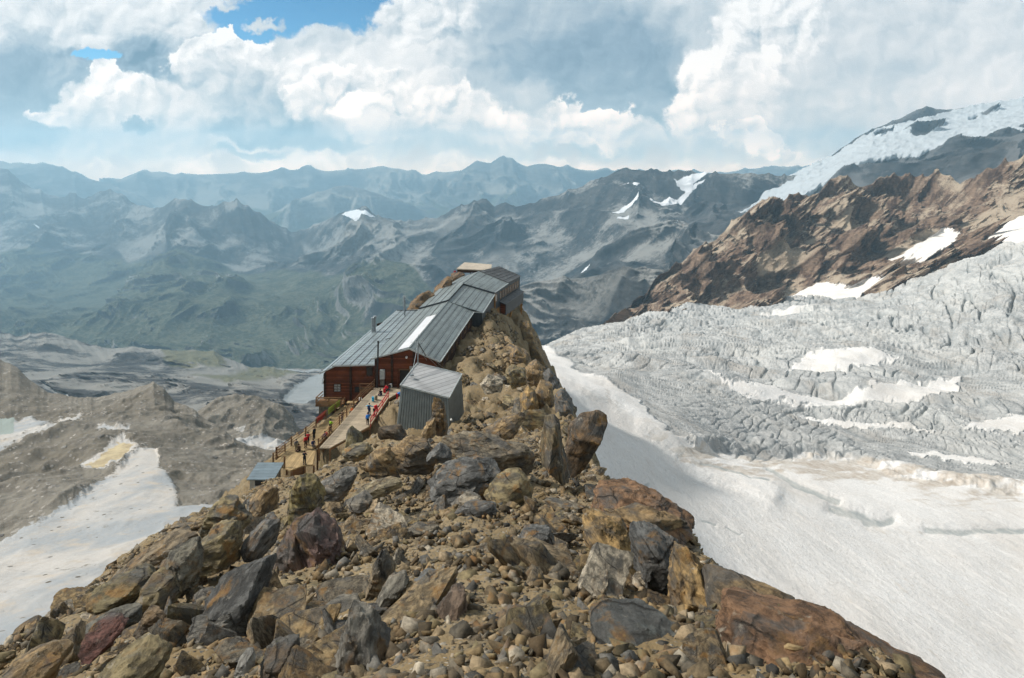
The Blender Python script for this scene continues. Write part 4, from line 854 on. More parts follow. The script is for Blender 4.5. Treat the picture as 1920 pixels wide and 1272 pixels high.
M_BLACK = simple('black_paint_and_unlit_openings', (.015, .015, .016), .5)
M_RED = simple('red_paint', (.45, .02, .03), .5)
M_STONE = simple('dry_stone_masonry', (.14, .13, .11), .9, .2, 0, .5, 2.5)
M_CONC = simple('weathered_render', (.36, .345, .30), .9, .2, 0, .2, 1.5)
M_BLUEROOF = mat_planks('blue_grey_roof_boards', (.19, .245, .28), .62, 1, .07, .12, .45)

# ------------------------------------------------------------------ the mountain hut
hut = empty('mountain_hut', (-18, 118, -37), 'long mountain hut of red brown timber under grey green sheet metal roofs along the crest', 'hut')
def part(mb, name, mat, parent=hut, label=None):
    o = mb.build(name, mat, parent, label, origin=hut.location)
    if parent is not hut: o.location = (0, 0, 0)
    return o
ZB = -38.6
# main house
w = MB()
w.prism([(-21.25,99.9,ZB), (-11.5,99.9,ZB), (-11.5,99.9,-32.45), (-15.9,99.9,-30.65), (-21.25,99.9,-32.1)], (0, .3, 0))
front = part(w, 'wall', M_LOG, label='red brown timber front gable')
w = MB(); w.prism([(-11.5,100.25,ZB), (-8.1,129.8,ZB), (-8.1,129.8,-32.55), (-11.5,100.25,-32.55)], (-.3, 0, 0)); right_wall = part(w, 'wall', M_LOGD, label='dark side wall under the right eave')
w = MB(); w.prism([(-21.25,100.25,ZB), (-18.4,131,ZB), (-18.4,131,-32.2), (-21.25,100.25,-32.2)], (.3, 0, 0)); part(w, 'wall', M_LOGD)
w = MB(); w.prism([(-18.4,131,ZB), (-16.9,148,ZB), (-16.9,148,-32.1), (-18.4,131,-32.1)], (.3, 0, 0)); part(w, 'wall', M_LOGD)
def roof(pts, mat, th=.16, ribs=0, label=None, name='roof', fascia=True):
    mb = MB(); mb.slab(pts, th); o = part(mb, name, mat, label=label)
    P4 = [Vector(p) for p in pts]; n = (P4[1] - P4[0]).cross(P4[3] - P4[0]).normalized(); n = n if n.z > 0 else -n
    if ribs:                                       # standing seams run from front to back
        rb = MB()
        for k in range(1, ribs):
            f = k / ribs; a = P4[0].lerp(P4[1], f) + n * .03; b = P4[3].lerp(P4[2], f) + n * .03; rb.beam(a, b, .06, .07)
        part(rb, 'standing_seams', M_TRIMD, o)
    return o
# corners: front-left, front-right, back-right, back-left
r1 = roof([(-21.8,99.1,-32.0), (-15.9,99.1,-30.4), (-13.0,130,-30.4), (-18.9,130,-32.0)], M_ROOF, ribs=4, label='left slope of the main roof')
r2 = roof([(-15.9,99.1,-30.402), (-11.15,99.1,-32.45), (-7.75,130,-32.45), (-13.0,130,-30.402)], M_ROOF, ribs=5, label='right slope of the main roof with fine cross joints')
roof([(-18.85,130.01,-31.65), (-13.0,130.01,-30.05), (-11.1,147,-30.05), (-16.8,147.5,-31.55)], M_ROOF, ribs=4)
roof([(-13.0,130.01,-30.40), (-5.95,130.01,-32.62), (-4.0,146.4,-32.55), (-11.1,146.4,-30.40)], M_ROOF, ribs=5)
roof([(-11.2,146.3,-30.05), (-4.0,146.42,-32.15), (-1.0,156.4,-32.1), (-8.3,161,-30.05)], M_ROOF, ribs=4)
roof([(-15.6,148.4,-31.35), (-11.22,146.3,-30.06), (-8.32,161,-30.06), (-12.8,160,-31.3)], M_ROOF, ribs=3)
roof([(-8.2,161.1,-29.95), (-.9,156.5,-31.98), (2.3,165.2,-32.0), (-3.3,167.5,-29.95)], M_ROOFD, ribs=6, label='dark weathered roof of the rear building')
roof([(-12.6,160.3,-31.3), (-8.25,161.1,-29.96), (-3.35,167.5,-29.96), (-8,168,-31.2)], M_ROOFD)
# ridge caps, fascias and gutters
tr = MB()
for a, b in (((-21.85,99.05,-32.1), (-15.9,99.05,-30.5)), ((-15.9,99.05,-30.5), (-11.1,99.05,-32.55))): tr.beam(a, b, .08, .22)
tr.beam((-11.05,99.1,-32.5), (-7.65,129.9,-32.5), .14, .14); tr.beam((-5.85,129.9,-32.66), (-3.9,146.3,-32.6), .14, .14); tr.beam((-7.7,129.85,-32.55), (-5.85,129.85,-32.66), .12, .16); tr.beam((-3.85,146.5,-32.2), (-.9,156.4,-32.15), .14, .14)
part(tr, 'gutter', M_TRIM)
tr = MB(); tr.beam((-15.9,99.3,-30.36), (-13.0,130,-30.36), .22, .08); tr.beam((-13.0,130,-30.02), (-11.1,147,-30.02), .22, .08); tr.beam((-11.2,146.3,-30.02), (-8.3,161,-30.02), .2, .08); part(tr, 'ridge_cap', M_ROOF)
for a, b in (((-11.25,146.25,-30.22), (-4.0,146.3,-32.35)), ((-18.9,129.95,-31.85), (-13.0,129.95,-30.22))): tr = MB(); tr.beam(a, b, .1, .35); part(tr, 'roof_step', M_TRIMD)
sk = MB(); a, b, c, d = V(750,655,0), 0, 0, 0
def on_left(f, Y):                                 # point on the left main slope, f from ridge (0) to eave (1)
    k = (Y - 99.1) / 30.9; x0 = -15.9 + 2.9 * k; return Vector((x0 - 5.9 * f, Y, -30.4 - 1.6 * f))
sk.slab([on_left(.33, 99.6) + Vector((0,0,.09)), on_left(.03, 99.6) + Vector((0,0,.09)), on_left(.03, 119.5) + Vector((0,0,.09)), on_left(.33, 119.5) + Vector((0,0,.09))], .05)
part(sk, 'skylight_strip', M_SKYL, label='white translucent strip along the ridge')
# left wing
w = MB(); w.prism([(-29.4,100.4,-39.2), (-21.26,100.4,-39.2), (-21.26,100.4,-33.35), (-27.6,100.4,-33.45), (-29.4,100.4,-34.5)], (0, .3, 0)); wing = part(w, 'wall', M_LOG, label='red brown timber front of the left wing')
w = MB(); w.prism([(-29.4,100.7,-39.2), (-26.7,125,-39.2), (-26.7,125,-34.5), (-29.4,100.7,-34.5)], (.3, 0, 0)); part(w, 'wall', M_LOG)
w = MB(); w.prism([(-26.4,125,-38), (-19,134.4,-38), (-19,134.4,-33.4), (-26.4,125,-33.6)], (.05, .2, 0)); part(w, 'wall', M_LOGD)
roof([(-27.9,99.7,-33.30), (-21.4,99.7,-33.12), (-19.0,134.6,-33.12), (-24.1,134.6,-33.30)], M_ROOFL, ribs=5, label='flat pale roof of the left wing')
roof([(-30.0,99.7,-34.5), (-27.75,99.7,-33.42), (-25.4,124,-33.42), (-27.4,124,-34.5)], M_ROOFL, ribs=2, label='lean-to roof on the far left')
tr = MB(); tr.beam((-28.0,99.65,-33.36), (-21.4,99.65,-33.2), .08, .22); tr.beam((-30.05,99.65,-34.55), (-27.8,99.65,-33.5), .08, .18); tr.beam((-27.95,99.7,-33.36), (-24.15,134.6,-33.36), .12, .12); part(tr, 'gutter', M_TRIM)
sn = MB()
for y, r in ((104, 0), (112, 0), (120, 0)): pass
# rear right walls
w = MB(); w.prism([(-8.05,129.95,-38), (-6.1,129.95,-38), (-6.1,129.95,-32.7), (-8.05,129.95,-32.6)], (0, .25, 0)); w.prism([(-6.1,130.2,-37.6), (-4.15,146.2,-37.6), (-4.15,146.2,-32.7), (-6.1,130.2,-32.7)], (-.25, 0, 0)); part(w, 'wall', M_CLAD, label='dark sheet clad wall of the jutting middle part')
A0, A1 = Vector((-4.2, 146.3, 0)), Vector((2.0, 165.0, 0)); wd = (A1 - A0).normalized(); wn_ = Vector((wd.y, -wd.x, 0))
def WP(t, z, off=0.0): p = A0.lerp(A1, t) + wn_ * off; return Vector((p.x, p.y, z))
w = MB(); w.prism([WP(0, -36.3), WP(1, -36.5), WP(1, -32.15), WP(0, -32.3)], -wn_ * .3); rear = part(w, 'wall', M_CLAD, label='dark clad wall of the rear building with a row of windows')
w = MB(); w.prism([(-9, 146.5, -38), (-4.3, 146.35, -36.3), (-4.3, 146.35, -32.4), (-9, 146.5, -31)], (0, .2, 0)); part(w, 'wall', M_LOGD)
w = MB(); w.prism([WP(1, -36.5), Vector((-4, 168, -36.5)), Vector((-4, 168, -31)), WP(1, -32.2)], (0, -.2, 0)); part(w, 'wall', M_CLAD)
def window(host, c, right, up, wd_, ht, out, mat_f=M_RAIL, bars=(1, 1), mat_g=M_GLASS, label=None):
    """frame standing proud of the wall, glazing as its sub-part"""
    c, right, up, out = Vector(c), Vector(right).normalized(), Vector(up).normalized(), Vector(out).normalized(); e = .09; fr = MB()
    h, v = right * wd_ / 2, up * ht / 2; d = out * .08
    for s in (-1, 1):
        fr.prism([c + v * s - h - up * e / 2, c + v * s + h - up * e / 2, c + v * s + h + up * e / 2, c + v * s - h + up * e / 2], d)
        fr.prism([c + h * s - v - right * e / 2, c + h * s + v - right * e / 2, c + h * s + v + right * e / 2, c + h * s - v + right * e / 2], d)
    for k in range(bars[0]): x = (k + 1) / (bars[0] + 1) * 2 - 1; fr.prism([c + h * x - v - right * .03, c + h * x - v + right * .03, c + h * x + v + right * .03, c + h * x + v - right * .03], d * .8)
    for k in range(bars[1]): y = (k + 1) / (bars[1] + 1) * 2 - 1; fr.prism([c + v * y - h - up * .03, c + v * y - h + up * .03, c + v * y + h + up * .03, c + v * y + h - up * .03], d * .8)
    f = part(fr, 'window', mat_f, label=label); g = MB(); g.prism([c - h - v, c + h - v, c + h + v, c - h + v], out * .03); part(g, 'pane', mat_g, f); return f
Z3 = (0, 0, 1)
M_CURT = simple('curtained_glass', (.30, .29, .27), .3, .5, 0, .5, 6)
window(wing, V(632.5,727.5,100.38), (1,0,0), Z3, 1.05, 1.2, (0,-1,0), M_LOGD, (1, 2), M_CURT, 'window with pale panes in the lower left of the wing')
window(wing, V(693,696,100.38), (1,0,0), Z3, .9, 1.35, (0,-1,0), M_LOGD, (1, 1), M_GLASS)
for k in range(9):
    t0 = .08 if k == 0 else .24 + (k - 1) * .095
    window(rear, WP(t0, -33.75, .0), wd, Z3, 1.1 if k == 0 else .85, 1.5, wn_, M_ORANGE, (0, 0), M_CURT if k == 0 else M_GLASS)
for k in range(7):
    y = 102.5 + k * 3.9; x = -11.5 + (y - 100.25) * .1151
    window(right_wall, (x + .01, y, -34.0), (.114, 1, 0), Z3, 1.1, 1.1, (1, -.114, 0), M_RAIL, (1, 0))
# log posts on the fronts
for px_, top, bot in ((656, -33.5, -39), (735, -31.3, -37.2), (776, -30.9, -36.8), (704.5, -32.2, -37.6)):
    x = (px_ - CX) / F * 99.8; lp = MB(); lp.box((x, 99.8 if px_ > 700 else 100.3, (top + bot) / 2), (.3, .3, top - bot)); part(lp, 'corner_post', M_LOGD)
for c_ in ((-11.6, 99.85, -35), (-29.35, 100.35, -37)): lp = MB(); lp.box(c_, (.3, .27, 4.6)); part(lp, 'corner_post', M_LOGD)
# entrance
dr = MB(); c = V(758.5, 697, 99.9); dr.box((c.x, 99.87, -35.35), (1.5, .1, 2.5)); dro = part(dr, 'doorway', M_BLACK, label='dark open entrance in the front gable')  # flat black panel painted in for the unlit interior
df = MB()
for sx in (-1, 1): df.box((c.x + sx * .82, 99.82, -35.3), (.14, .2, 2.75))
df.box((c.x, 99.82, -33.95), (1.8, .2, .14)); part(df, 'door_frame', M_RAIL, dro)
dl = MB(); dl.prism([(c.x - .75, 99.75, -36.6), (c.x - .95, 98.95, -36.6), (c.x - .95, 98.95, -34.1), (c.x - .75, 99.75, -34.1)], (.07, -.02, 0)); dlo = part(dl, 'door_leaf', M_LOG, dro, label='wooden door leaf standing open')
lm = MB(); q = V(762, 671, 99.6); lm.tube((q.x, 99.85, q.z), (q.x, 99.6, q.z), .19, .15, 14); part(lm, 'lamp', M_WHITE, label='round white lamp above the entrance')
bd = MB(); bd.box((V(771.5, 687, 99.8).x, 99.82, -33.9), (.6, .08, .9)); part(bd, 'notice_board', M_TRIM)
# balcony in front of the lower floor, little landing, stair
bl = MB(); bl.box((-28.0, 98.9, -38.75), (4.0, 2.6, .22)); bal = part(bl, 'balcony', M_RAIL, label='small timber balcony at the lower left corner')
br = MB(); bx0, bx1, by0 = -29.9, -26.1, 97.7
for x in (bx0, -28, bx1): br.box((x, by0, -38.1), (.14, .14, 1.3))
for z in (-37.5, -38.0): br.beam((bx0, by0 - .1, z), (bx1, by0 - .1, z), .1, .12); br.beam((bx0, by0, z), (bx0 + .3, 100.2, z), .1, .12)
br.box(((bx0 + bx1) / 2, by0 - .12, -38.35), (3.7, .05, .42)); part(br, 'railing', M_RAIL, bal)
st = MB(); st.prism([(-29.8,98.2,-42.5), (-27.6,98.2,-42.2), (-27.6,98.2,-38.9), (-29.6,98.2,-38.9)], (0, 2.2, 0)); part(st, 'stone_pier', M_STONE, bal)
ld = MB(); ld.box((-22.4, 99.4, -36.95), (2.2, 1.7, .15)); lan = part(ld, 'landing', M_RAIL); lr = MB()
for x in (-23.45, -21.4): lr.box((x, 98.65, -36.3), (.1, .1, 1.2))
lr.beam((-23.5, 98.6, -35.75), (-21.3, 98.6, -35.75), .1); lr.beam((-23.5, 98.6, -36.25), (-21.3, 98.6, -36.25), .08); lr.box((-22.4, 98.55, -36.75), (2.1, .06, .5)); part(lr, 'railing', M_RAIL, lan)
op = MB(); op.box((V(677, 731, 100.3).x, 100.36, V(677, 731, 100.3).z), (2.0, .06, .9)); part(op, 'cellar_opening', M_BLACK)  # black sheet on the wall stands in for the shade inside
sh = MB(); sh.prism([V(606.5,703,100.6), V(609,704,100.6), V(605,721,99.6), V(602.5,720,99.6)], (0, .5, 0)); part(sh, 'propped_shutter', M_TRIM)
# box bay, stilts and braces below the rear building
bb = MB(); bb.prism([WP(.22, -35.2, .0), WP(.22, -35.75, 1.5), WP(.22, -38.3, 1.5), WP(.22, -38.0, .0)], (A1 - A0) * .70); bay = part(bb, 'box_bay', M_CLAD, label='dark clad box bay hanging off the rear wall')
rb = MB(); rb.slab([WP(.20, -35.08, .02), WP(.20, -35.66, 1.65), WP(.94, -35.66, 1.65), WP(.94, -35.08, .02)], .06); part(rb, 'bay_roof', M_ROOFD, bay)
rw = MB(); rw.prism([WP(.22, -35.6, .15), WP(.22, -35.95, 1.35), WP(.22, -38.0, 1.35), WP(.22, -37.8, .15)], -wd * .06); part(rw, 'bay_end', M_LOG, bay)
wp = MB(); wp.prism([WP(.01, -40.4, .0), WP(.24, -40.6, .0), WP(.24, -36.35, .0), WP(.01, -36.35, .0)], -wn_ * .2); part(wp, 'stilt_boarding', M_ORANGE, label='orange boards under the rear building')
for t_, off, zt, tb, ob, zb in ((.26, .3, -37, .24, .3, -42.5), (.34, 1.2, -38.1, .26, .3, -42.6), (.50, 1.2, -38.2, .36, .4, -43.2), (.88, 1.3, -38.2, .88, 1.1, -43.5), (.95, .6, -36.5, .95, .6, -43.5), (.02, .12, -32.5, .02, .15, -36.5), (-.03, .25, -36.3, .03, .25, -39.5)):
    s_ = MB(); s_.beam(WP(tb, zb, ob), WP(t_, zt, off), .32); part(s_, 'stilt', M_ORANGE)
# sun terrace at the very back
te = MB(); te.prism([V(856,504,168), V(921,507.5,168), V(922,496,177), V(871,492,177)], (0, 0, -.25)); ter = part(te, 'sun_terrace', M_TERR, label='beige boarded terrace at the far end')
tp = MB()
for k in range(6): p = V(858 + k * 12, 504.5 + k * .6, 168.1); tp.box((p.x, p.y, p.z - 1.4), (.2, .2, 2.4))
tp.box((V(890,508,168.2).x, 168.3, -31.4), (9, .1, .8)); part(tp, 'terrace_posts', M_LOGD, ter)
# chimneys and vent pipes
def chimney(px_, y0, y1, Y, r, twin=False):
    a, b = V(px_, y1, Y), V(px_, y0, Y); c = MB(); c.tube(a, b, r, None, 12); o = part(c, 'chimney', M_STEEL); k = MB(); k.tube(b, b + Vector((0, 0, .12)), r * 1.7, r * 1.5, 12); k.tube(b - Vector((0, 0, .5)), b - Vector((0, 0, .42)), r * 1.25, None, 12); part(k, 'cap', M_STEEL, o)
chimney(698.5, 597, 628, 118, .19); chimney(702.5, 594, 624, 118.6, .21); chimney(758.5, 558, 600, 130, .17); chimney(757, 556, 575, 130.2, .12)
bar = MB(); bar.beam(V(723, 637, 113), V(737, 632, 114.5), .09); part(bar, 'snow_bar', M_TRIMD); bar = MB(); bar.beam(V(744,583.5,133.3) + Vector((0,0,.15)), V(783,583.5,133.3) + Vector((0,0,.15)), .14); part(bar, 'snow_bar', M_TRIMD)

# ------------------------------------------------------------------ metal shed
shed = empty('metal_shed', (-9, 70, -28.6), 'grey green corrugated metal shed with a pale flat sloping roof below the hut entrance', 'shed')
FL, FR, BR, BL = Vector((-11.75,68,-24.85)), Vector((-6.65,67,-25.75)), Vector((-5.75,72,-25.1)), Vector((-10.75,73,-24.25))
bFL, bFR, bBR, bBL = Vector((-12.15,67.5,-29.2)), Vector((-6.45,66.5,-29.4)), Vector((-5.45,72.1,-29.4)), Vector((-10.9,73.4,-29.4))
def corr(t0, t1, b0, b1, pitch=.26, d=.06):
    n = int((t1 - t0).length / pitch); nn = (t1 - t0).cross(b0 - t0).normalized()
    if nn.dot((t0 + t1) / 2 - Vector((-9, 70, -26))) < 0: nn = -nn
    mb = MB(); pr = []
    for k in range(n):
        for f, o in ((0, 0), (.3, 0), (.42, d), (.88, d)): pr.append(((k + f) / n, o))
    pr.append((1, 0))
    for (f, o), (g, o2) in zip(pr, pr[1:]): mb.face([b0.lerp(b1, f) + nn * o, b0.lerp(b1, g) + nn * o2, t0.lerp(t1, g) + nn * o2, t0.lerp(t1, f) + nn * o])
    return mb.build('corrugated_wall', M_CORR, shed, origin=shed.location)
for a, b, c, d in ((FL, FR, bFL, bFR), (FR, BR, bFR, bBR), (BR, BL, bBR, bBL), (BL, FL, bBL, bFL)): corr(a - Vector((0,0,.05)), b - Vector((0,0,.05)), c, d)
mb = MB(); ce = (FL + FR + BR + BL) / 4; RP = [ce + (q - ce) * 1.035 + Vector((0, 0, .06)) for q in (FL, FR, BR, BL)]; mb.slab(RP, .1); mb.build('roof', M_ROOFS, shed, origin=shed.location)
mb = MB()
for a, b in zip(RP, RP[1:] + RP[:1]): mb.beam(a + (a - ce) * .004, b + (b - ce) * .004, .09, .16)
mb.build('roof_edge', M_TRIM, shed, origin=shed.location)
mb = MB(); q = V(845.5, 787, 66.4); mb.tube(q, q + Vector((.1, -.12, 0)), .11, .09, 12); mb.build('round_vent', M_WHITE, shed, origin=shed.location)

# antenna mast on the shed, flue pole by the hut
mast = empty('antenna_mast', V(783.5, 684, 72.8), 'thin antenna mast with stays standing on the back corner of the metal shed roof', 'mast')
def mpart(mb, name, mat): return mb.build(name, mat, mast, origin=mast.location)
b0, tp_ = V(783.5, 684.5, 72.8), V(784.3, 628, 72.8)
mb = MB(); mb.tube(b0, b0.lerp(tp_, .72), .075, .06); mb.tube(b0.lerp(tp_, .72), tp_, .035, .02); mpart(mb, 'pole', M_STEEL)
mb = MB(); mb.tube(V(783.7, 645, 72.8), V(772.5, 702, 69.6), .035); mb.tube(V(772.5, 702.5, 69.6), V(772.5, 705, 69.6), .22, .22); mpart(mb, 'brace', M_STEEL)
mb = MB(); mb.tube(V(785.5, 645, 72.8), V(798, 667, 74.5), .05); mpart(mb, 'brace', M_BLACK)
mb = MB(); mb.tube(V(770, 642, 72.5), V(797, 641, 73), .02)
for k in range(7): p = V(771 + k * 4, 642 - k * .1, 72.6); mb.tube(p - Vector((0, .25, .05)), p + Vector((0, .25, .05)), .012, None, 6)
mpart(mb, 'antenna', M_TRIM)
for q in ((832, 690, 80), (826, 694, 78), (800, 676, 79)):
    mb = MB(); mb.tube(V(785, 652, 72.8), V(*q), .012, None, 6); mpart(mb, 'stay_wire', M_TRIM)
mb = MB(); mb.tube((0, 0, -.6), (0, 0, 6.4), .12); mb.tube((0, 0, 6.4), (0, 0, 6.55), .17)
po = mb.build('flue_pole', M_BLACK, None, origin=(0, 0, 0)); po.location = V(707.5, 720, 98.2); po.rotation_euler = (0, math.radians(1.2), 0); tag(po, 'tall black pole standing in front of the hut between gable and left wing', 'pole')

# ------------------------------------------------------------------ walkways, platform, railings
def walkway(name, left, right, mat, label, th=.14):
    e = empty(name, left[0], label, 'walkway'); L, R = [Vector(p) for p in left], [Vector(p) for p in right]
    mb = MB(); acc = 0
    for k in range(len(L) - 1):
        d = (L[k + 1] - L[k]).length
        mb.face([L[k], R[k], R[k + 1], L[k + 1]], [(acc, 0), (acc, (R[k] - L[k]).length), (acc + d, (R[k + 1] - L[k + 1]).length), (acc + d, 0)]); acc += d
    dn = Vector((0, 0, -th))
    ring = L + R[::-1]; mb.face([p + dn for p in ring][::-1])
    for a, b in zip(ring, ring[1:] + ring[:1]): mb.face([b, a, a + dn, b + dn])
    mb.build('planking', mat, e, origin=e.location)
    mb = MB()
    for side in (L, R):
        for p, q in zip(side, side[1:]):
            mb.beam(p + dn * 1.6, q + dn * 1.6, .14, .2)
            n = max(1, int((q - p).length / 2.2))
            for k in range(n + 1):
                m_ = p.lerp(q, k / n); mb.box((m_.x, m_.y, m_.z - .95), (.16, .16, 1.5))
    mb.build('timber_supports', M_RAIL, e, origin=e.location); return e
RAMP_L = [(-25.3,84,-38.85), (-23.9,89,-37.95), (-22.4,95,-36.9), (-21.3,99.5,-36.6)]
RAMP_R = [(-23.9,84,-38.85), (-19.7,88.7,-37.98), (-18.5,95.5,-36.85), (-16.2,99.6,-36.6)]
walkway('plank_ramp', RAMP_L, RAMP_R, M_DECK, 'pale plank ramp climbing to the hut entrance')
LOW_L = [(-31.3,85.2,-40.55), (-28.9,90,-39.9), (-26.4,96,-39.0), (-25.6,98.2,-38.9)]
LOW_R = [(-27.1,87.4,-40.55), (-25.6,91.5,-39.9), (-23.4,97,-39.0), (-22.4,98.6,-38.9)]
walkway('lower_walkway', LOW_L, LOW_R, M_DECKY, 'lower golden plank walkway below the ramp where people sit')
pf = empty('viewing_platform', (-29, 84, -40.6), 'golden plank platform at the near end of the lower walkway', 'platform')
PF = [V(513,866,83.6), V(544,882,81.5), V(569,872,82.8), V(586,871,83), V(593,838,87.5), V(566,847,86.5), V(535,848,86.3)]
PF = [Vector((p.x, p.y, -40.57)) for p in PF]
mb = MB(); mb.prism(PF, (0, 0, -.16)); mb.build('planking', M_DECKY, pf, origin=pf.location)
mb = MB()
for p in PF: mb.box((p.x * .995, p.y + .1, p.z - 1.6), (.2, .2, 2.9))
mb.build('timber_supports', M_RAIL, pf, origin=pf.location)
mb = MB(); mb.prism([PF[1] + Vector((.2, .2, -.2)), PF[2] + Vector((0, .2, -.2)), PF[2] + Vector((0, .2, -2.2)), PF[1] + Vector((.2, .2, -2.0))], (0, .2, 0)); mb.build('skirt_board', M_RAIL, pf, origin=pf.location)
def railing(name, pts, label, mat=M_RAIL, h=1.15, rails=(1.1, .75, .4), post=.15, every=2.2, rr=.05, group=None):
    e = empty(name, pts[0], label, 'railing', group); pts = [Vector(p) for p in pts]; mb = MB()
    for p, q in zip(pts, pts[1:]):
        for z in rails: mb.beam(p + Vector((0, 0, z)), q + Vector((0, 0, z)), rr, rr * 1.5)
    mb.build('rails', mat, e, origin=e.location); done = []
    for p, q in zip(pts, pts[1:]):
        n = max(1, round((q - p).length / every))
        for k in range(n + 1):
            c = p.lerp(q, k / n)
            if any((c - d).length < .4 for d in done): continue
            done.append(c); m2 = MB(); m2.box((c.x, c.y, c.z + h / 2 - .15), (post, post, h + .5)); m2.build('post', mat, e, origin=e.location)
    return e
up = lambda L, dx=0.0: [Vector(p) + Vector((dx, 0, 0)) for p in L]
railing('wooden_railing', up(RAMP_L, -.1), 'brown timber railing along the left side of the pale plank ramp')
railing('wooden_railing', up(LOW_L, -.1), 'brown timber railing on the outer side of the lower walkway with clothes hung on it')
railing('wooden_railing', [PF[0] + Vector((-.05, 0, 0)), PF[6] + Vector((-.05, 0, 0)), LOW_L[0]], 'brown timber railing at the left corner of the viewing platform', every=2.6)
mb = MB(); mb.box((0, 0, .6), (.18, .18, 1.6)); o = mb.build('timber_post', M_RAIL, None, origin=(0, 0, 0)); o.location = PF[1] + Vector((-1.0, .8, 0)); tag(o, 'single brown timber post standing at the front edge of the viewing platform', 'post')
rr_ = [Vector((-19.62, 88.75, -37.98)), Vector((-18.45, 95.6, -36.85))]
railing('red_railing', rr_, 'red painted handrail on the right side of the pale plank ramp', M_RED, 1.0, (1.0, .5), .08, 2.4, .09)

# ------------------------------------------------------------------ little stone hut with blue roof
oh = empty('stone_outhouse', (-31.3, 81, -43.4), 'tiny pale stone hut with a blue grey roof and dark window beside the platform', 'outhouse')
mb = MB(); x0, x1, y0, y1, zb, zt = -32.75, -29.85, 79.9, 82.6, -44.2, -40.75
wv = V(485, 903.5, 79.9)
mb.prism([(x0, y0, zb), (x1, y0, zb), (x1, y0, zt), (x0, y0, zt)], (0, .22, 0)); mb.prism([(x1, y0 + .22, zb), (x1, y1, zb), (x1, y1, zt + .25), (x1, y0 + .22, zt)], (-.22, 0, 0)); mb.prism([(x0, y0 + .22, zb), (x0, y1, zb), (x0, y1, zt + .25), (x0, y0 + .22, zt)], (.22, 0, 0)); mb.prism([(x0 + .22, y1 - .2, zb), (x1 - .22, y1 - .2, zb), (x1 - .22, y1 - .2, zt + .2), (x0 + .22, y1 - .2, zt + .2)], (0, .2, 0))
mb.build('wall', M_CONC, oh, origin=oh.location)
mb = MB(); mb.slab([(x0 - .25, y0 - .35, zt + .02), (x1 + .25, y0 - .35, zt + .02), (x1 + .25, y1 + .5, zt + .42), (x0 - .25, y1 + .5, zt + .42)], .12); mb.build('roof', M_BLUEROOF, oh, origin=oh.location)
mb = MB(); mb.box((wv.x, y0 - .02, wv.z), (.9, .06, .95)); wo = mb.build('window', M_BLACK, oh, origin=oh.location)  # solid black plate in place of a shaded opening
mb = MB(); mb.box((wv.x + .95, y0 - .1, wv.z - .75), (1.7, .35, .5)); mb.build('sill_block', M_CONC, oh, origin=oh.location)

# ------------------------------------------------------------------ things outside the hut
def small(name, pts, mat, label, cat, bevel=.05, group=None):
    mb = MB(); base = Vector(pts[0]); mb.box((0, 0, pts[1][2] / 2), pts[1]); o = mb.build(name, mat, None, origin=(0, 0, 0), bevel=bevel); o.location = base; tag(o, label, cat, group); return o
cab = empty('meter_cabinet', V(716.5, 712, 99.0), 'light grey metal cabinet standing by the gable wall next to the black pole', 'cabinet')
mb = MB(); q = V(716.5, 703, 99.3); mb.box((q.x, 99.5, q.z), (.75, .45, 1.45)); mb.build('cabinet_body', M_TRIM, cab, origin=cab.location)
mb = MB(); mb.box((q.x, 99.26, q.z), (.64, .03, 1.32)); mb.build('door', M_TRIM, cab, origin=cab.location); mb = MB(); mb.box((q.x, 99.5, q.z - 1.2), (.6, .4, .95)); mb.build('plinth', M_STONE, cab, origin=cab.location)
# ------------------------------------------------------------------ people
def cloth(name, c): return simple(name, c, .85, .15, 0, .2, 8)
M_SKIN = simple('skin', (.42, .24, .17), .6, .3, 0, .06); M_HAIR = cloth('dark_hair', (.02, .014, .01)); M_SHOE = cloth('dark_boots', (.03, .026, .022))
CL = {n: cloth(n + '_fabric', c) for n, c in dict(black=(.014, .014, .018), navy=(.015, .03, .10), blue=(.03, .17, .50), red=(.48, .02, .03), green=(.25, .45, .03), grey=(.10, .10, .11), brown=(.10, .06, .035), white=(.7, .7, .68), purple=(.07, .03, .09), orange=(.55, .12, .03), khaki=(.20, .17, .11), cyan=(.05, .36, .55)).items()}
def skin(name, V_, E_, R_, mat, parent, sub=1):
    me = bpy.data.meshes.new(name); me.from_pydata([tuple(v) for v in V_], E_, []); o = link(name, me, mat, parent)
    m = o.modifiers.new('skin', 'SKIN'); m.use_smooth_shade = True; m.branch_smoothing = .4
    for k, r in enumerate(R_): me.skin_vertices[0].data[k].radius = (r, r) if not isinstance(r, tuple) else r
    me.skin_vertices[0].data[0].use_root = True
    s = o.modifiers.new('smooth', 'SUBSURF'); s.levels = s.render_levels = sub
    return o
def ball(name, c, r, mat, parent, sc=(1, 1, 1), cut=None):
    D, Fc = ico(2); Vt = D * r * np.array(sc)
    me = npmesh(name, Vt, Fc); o = link(name, me, mat, parent); o.location = c; return o
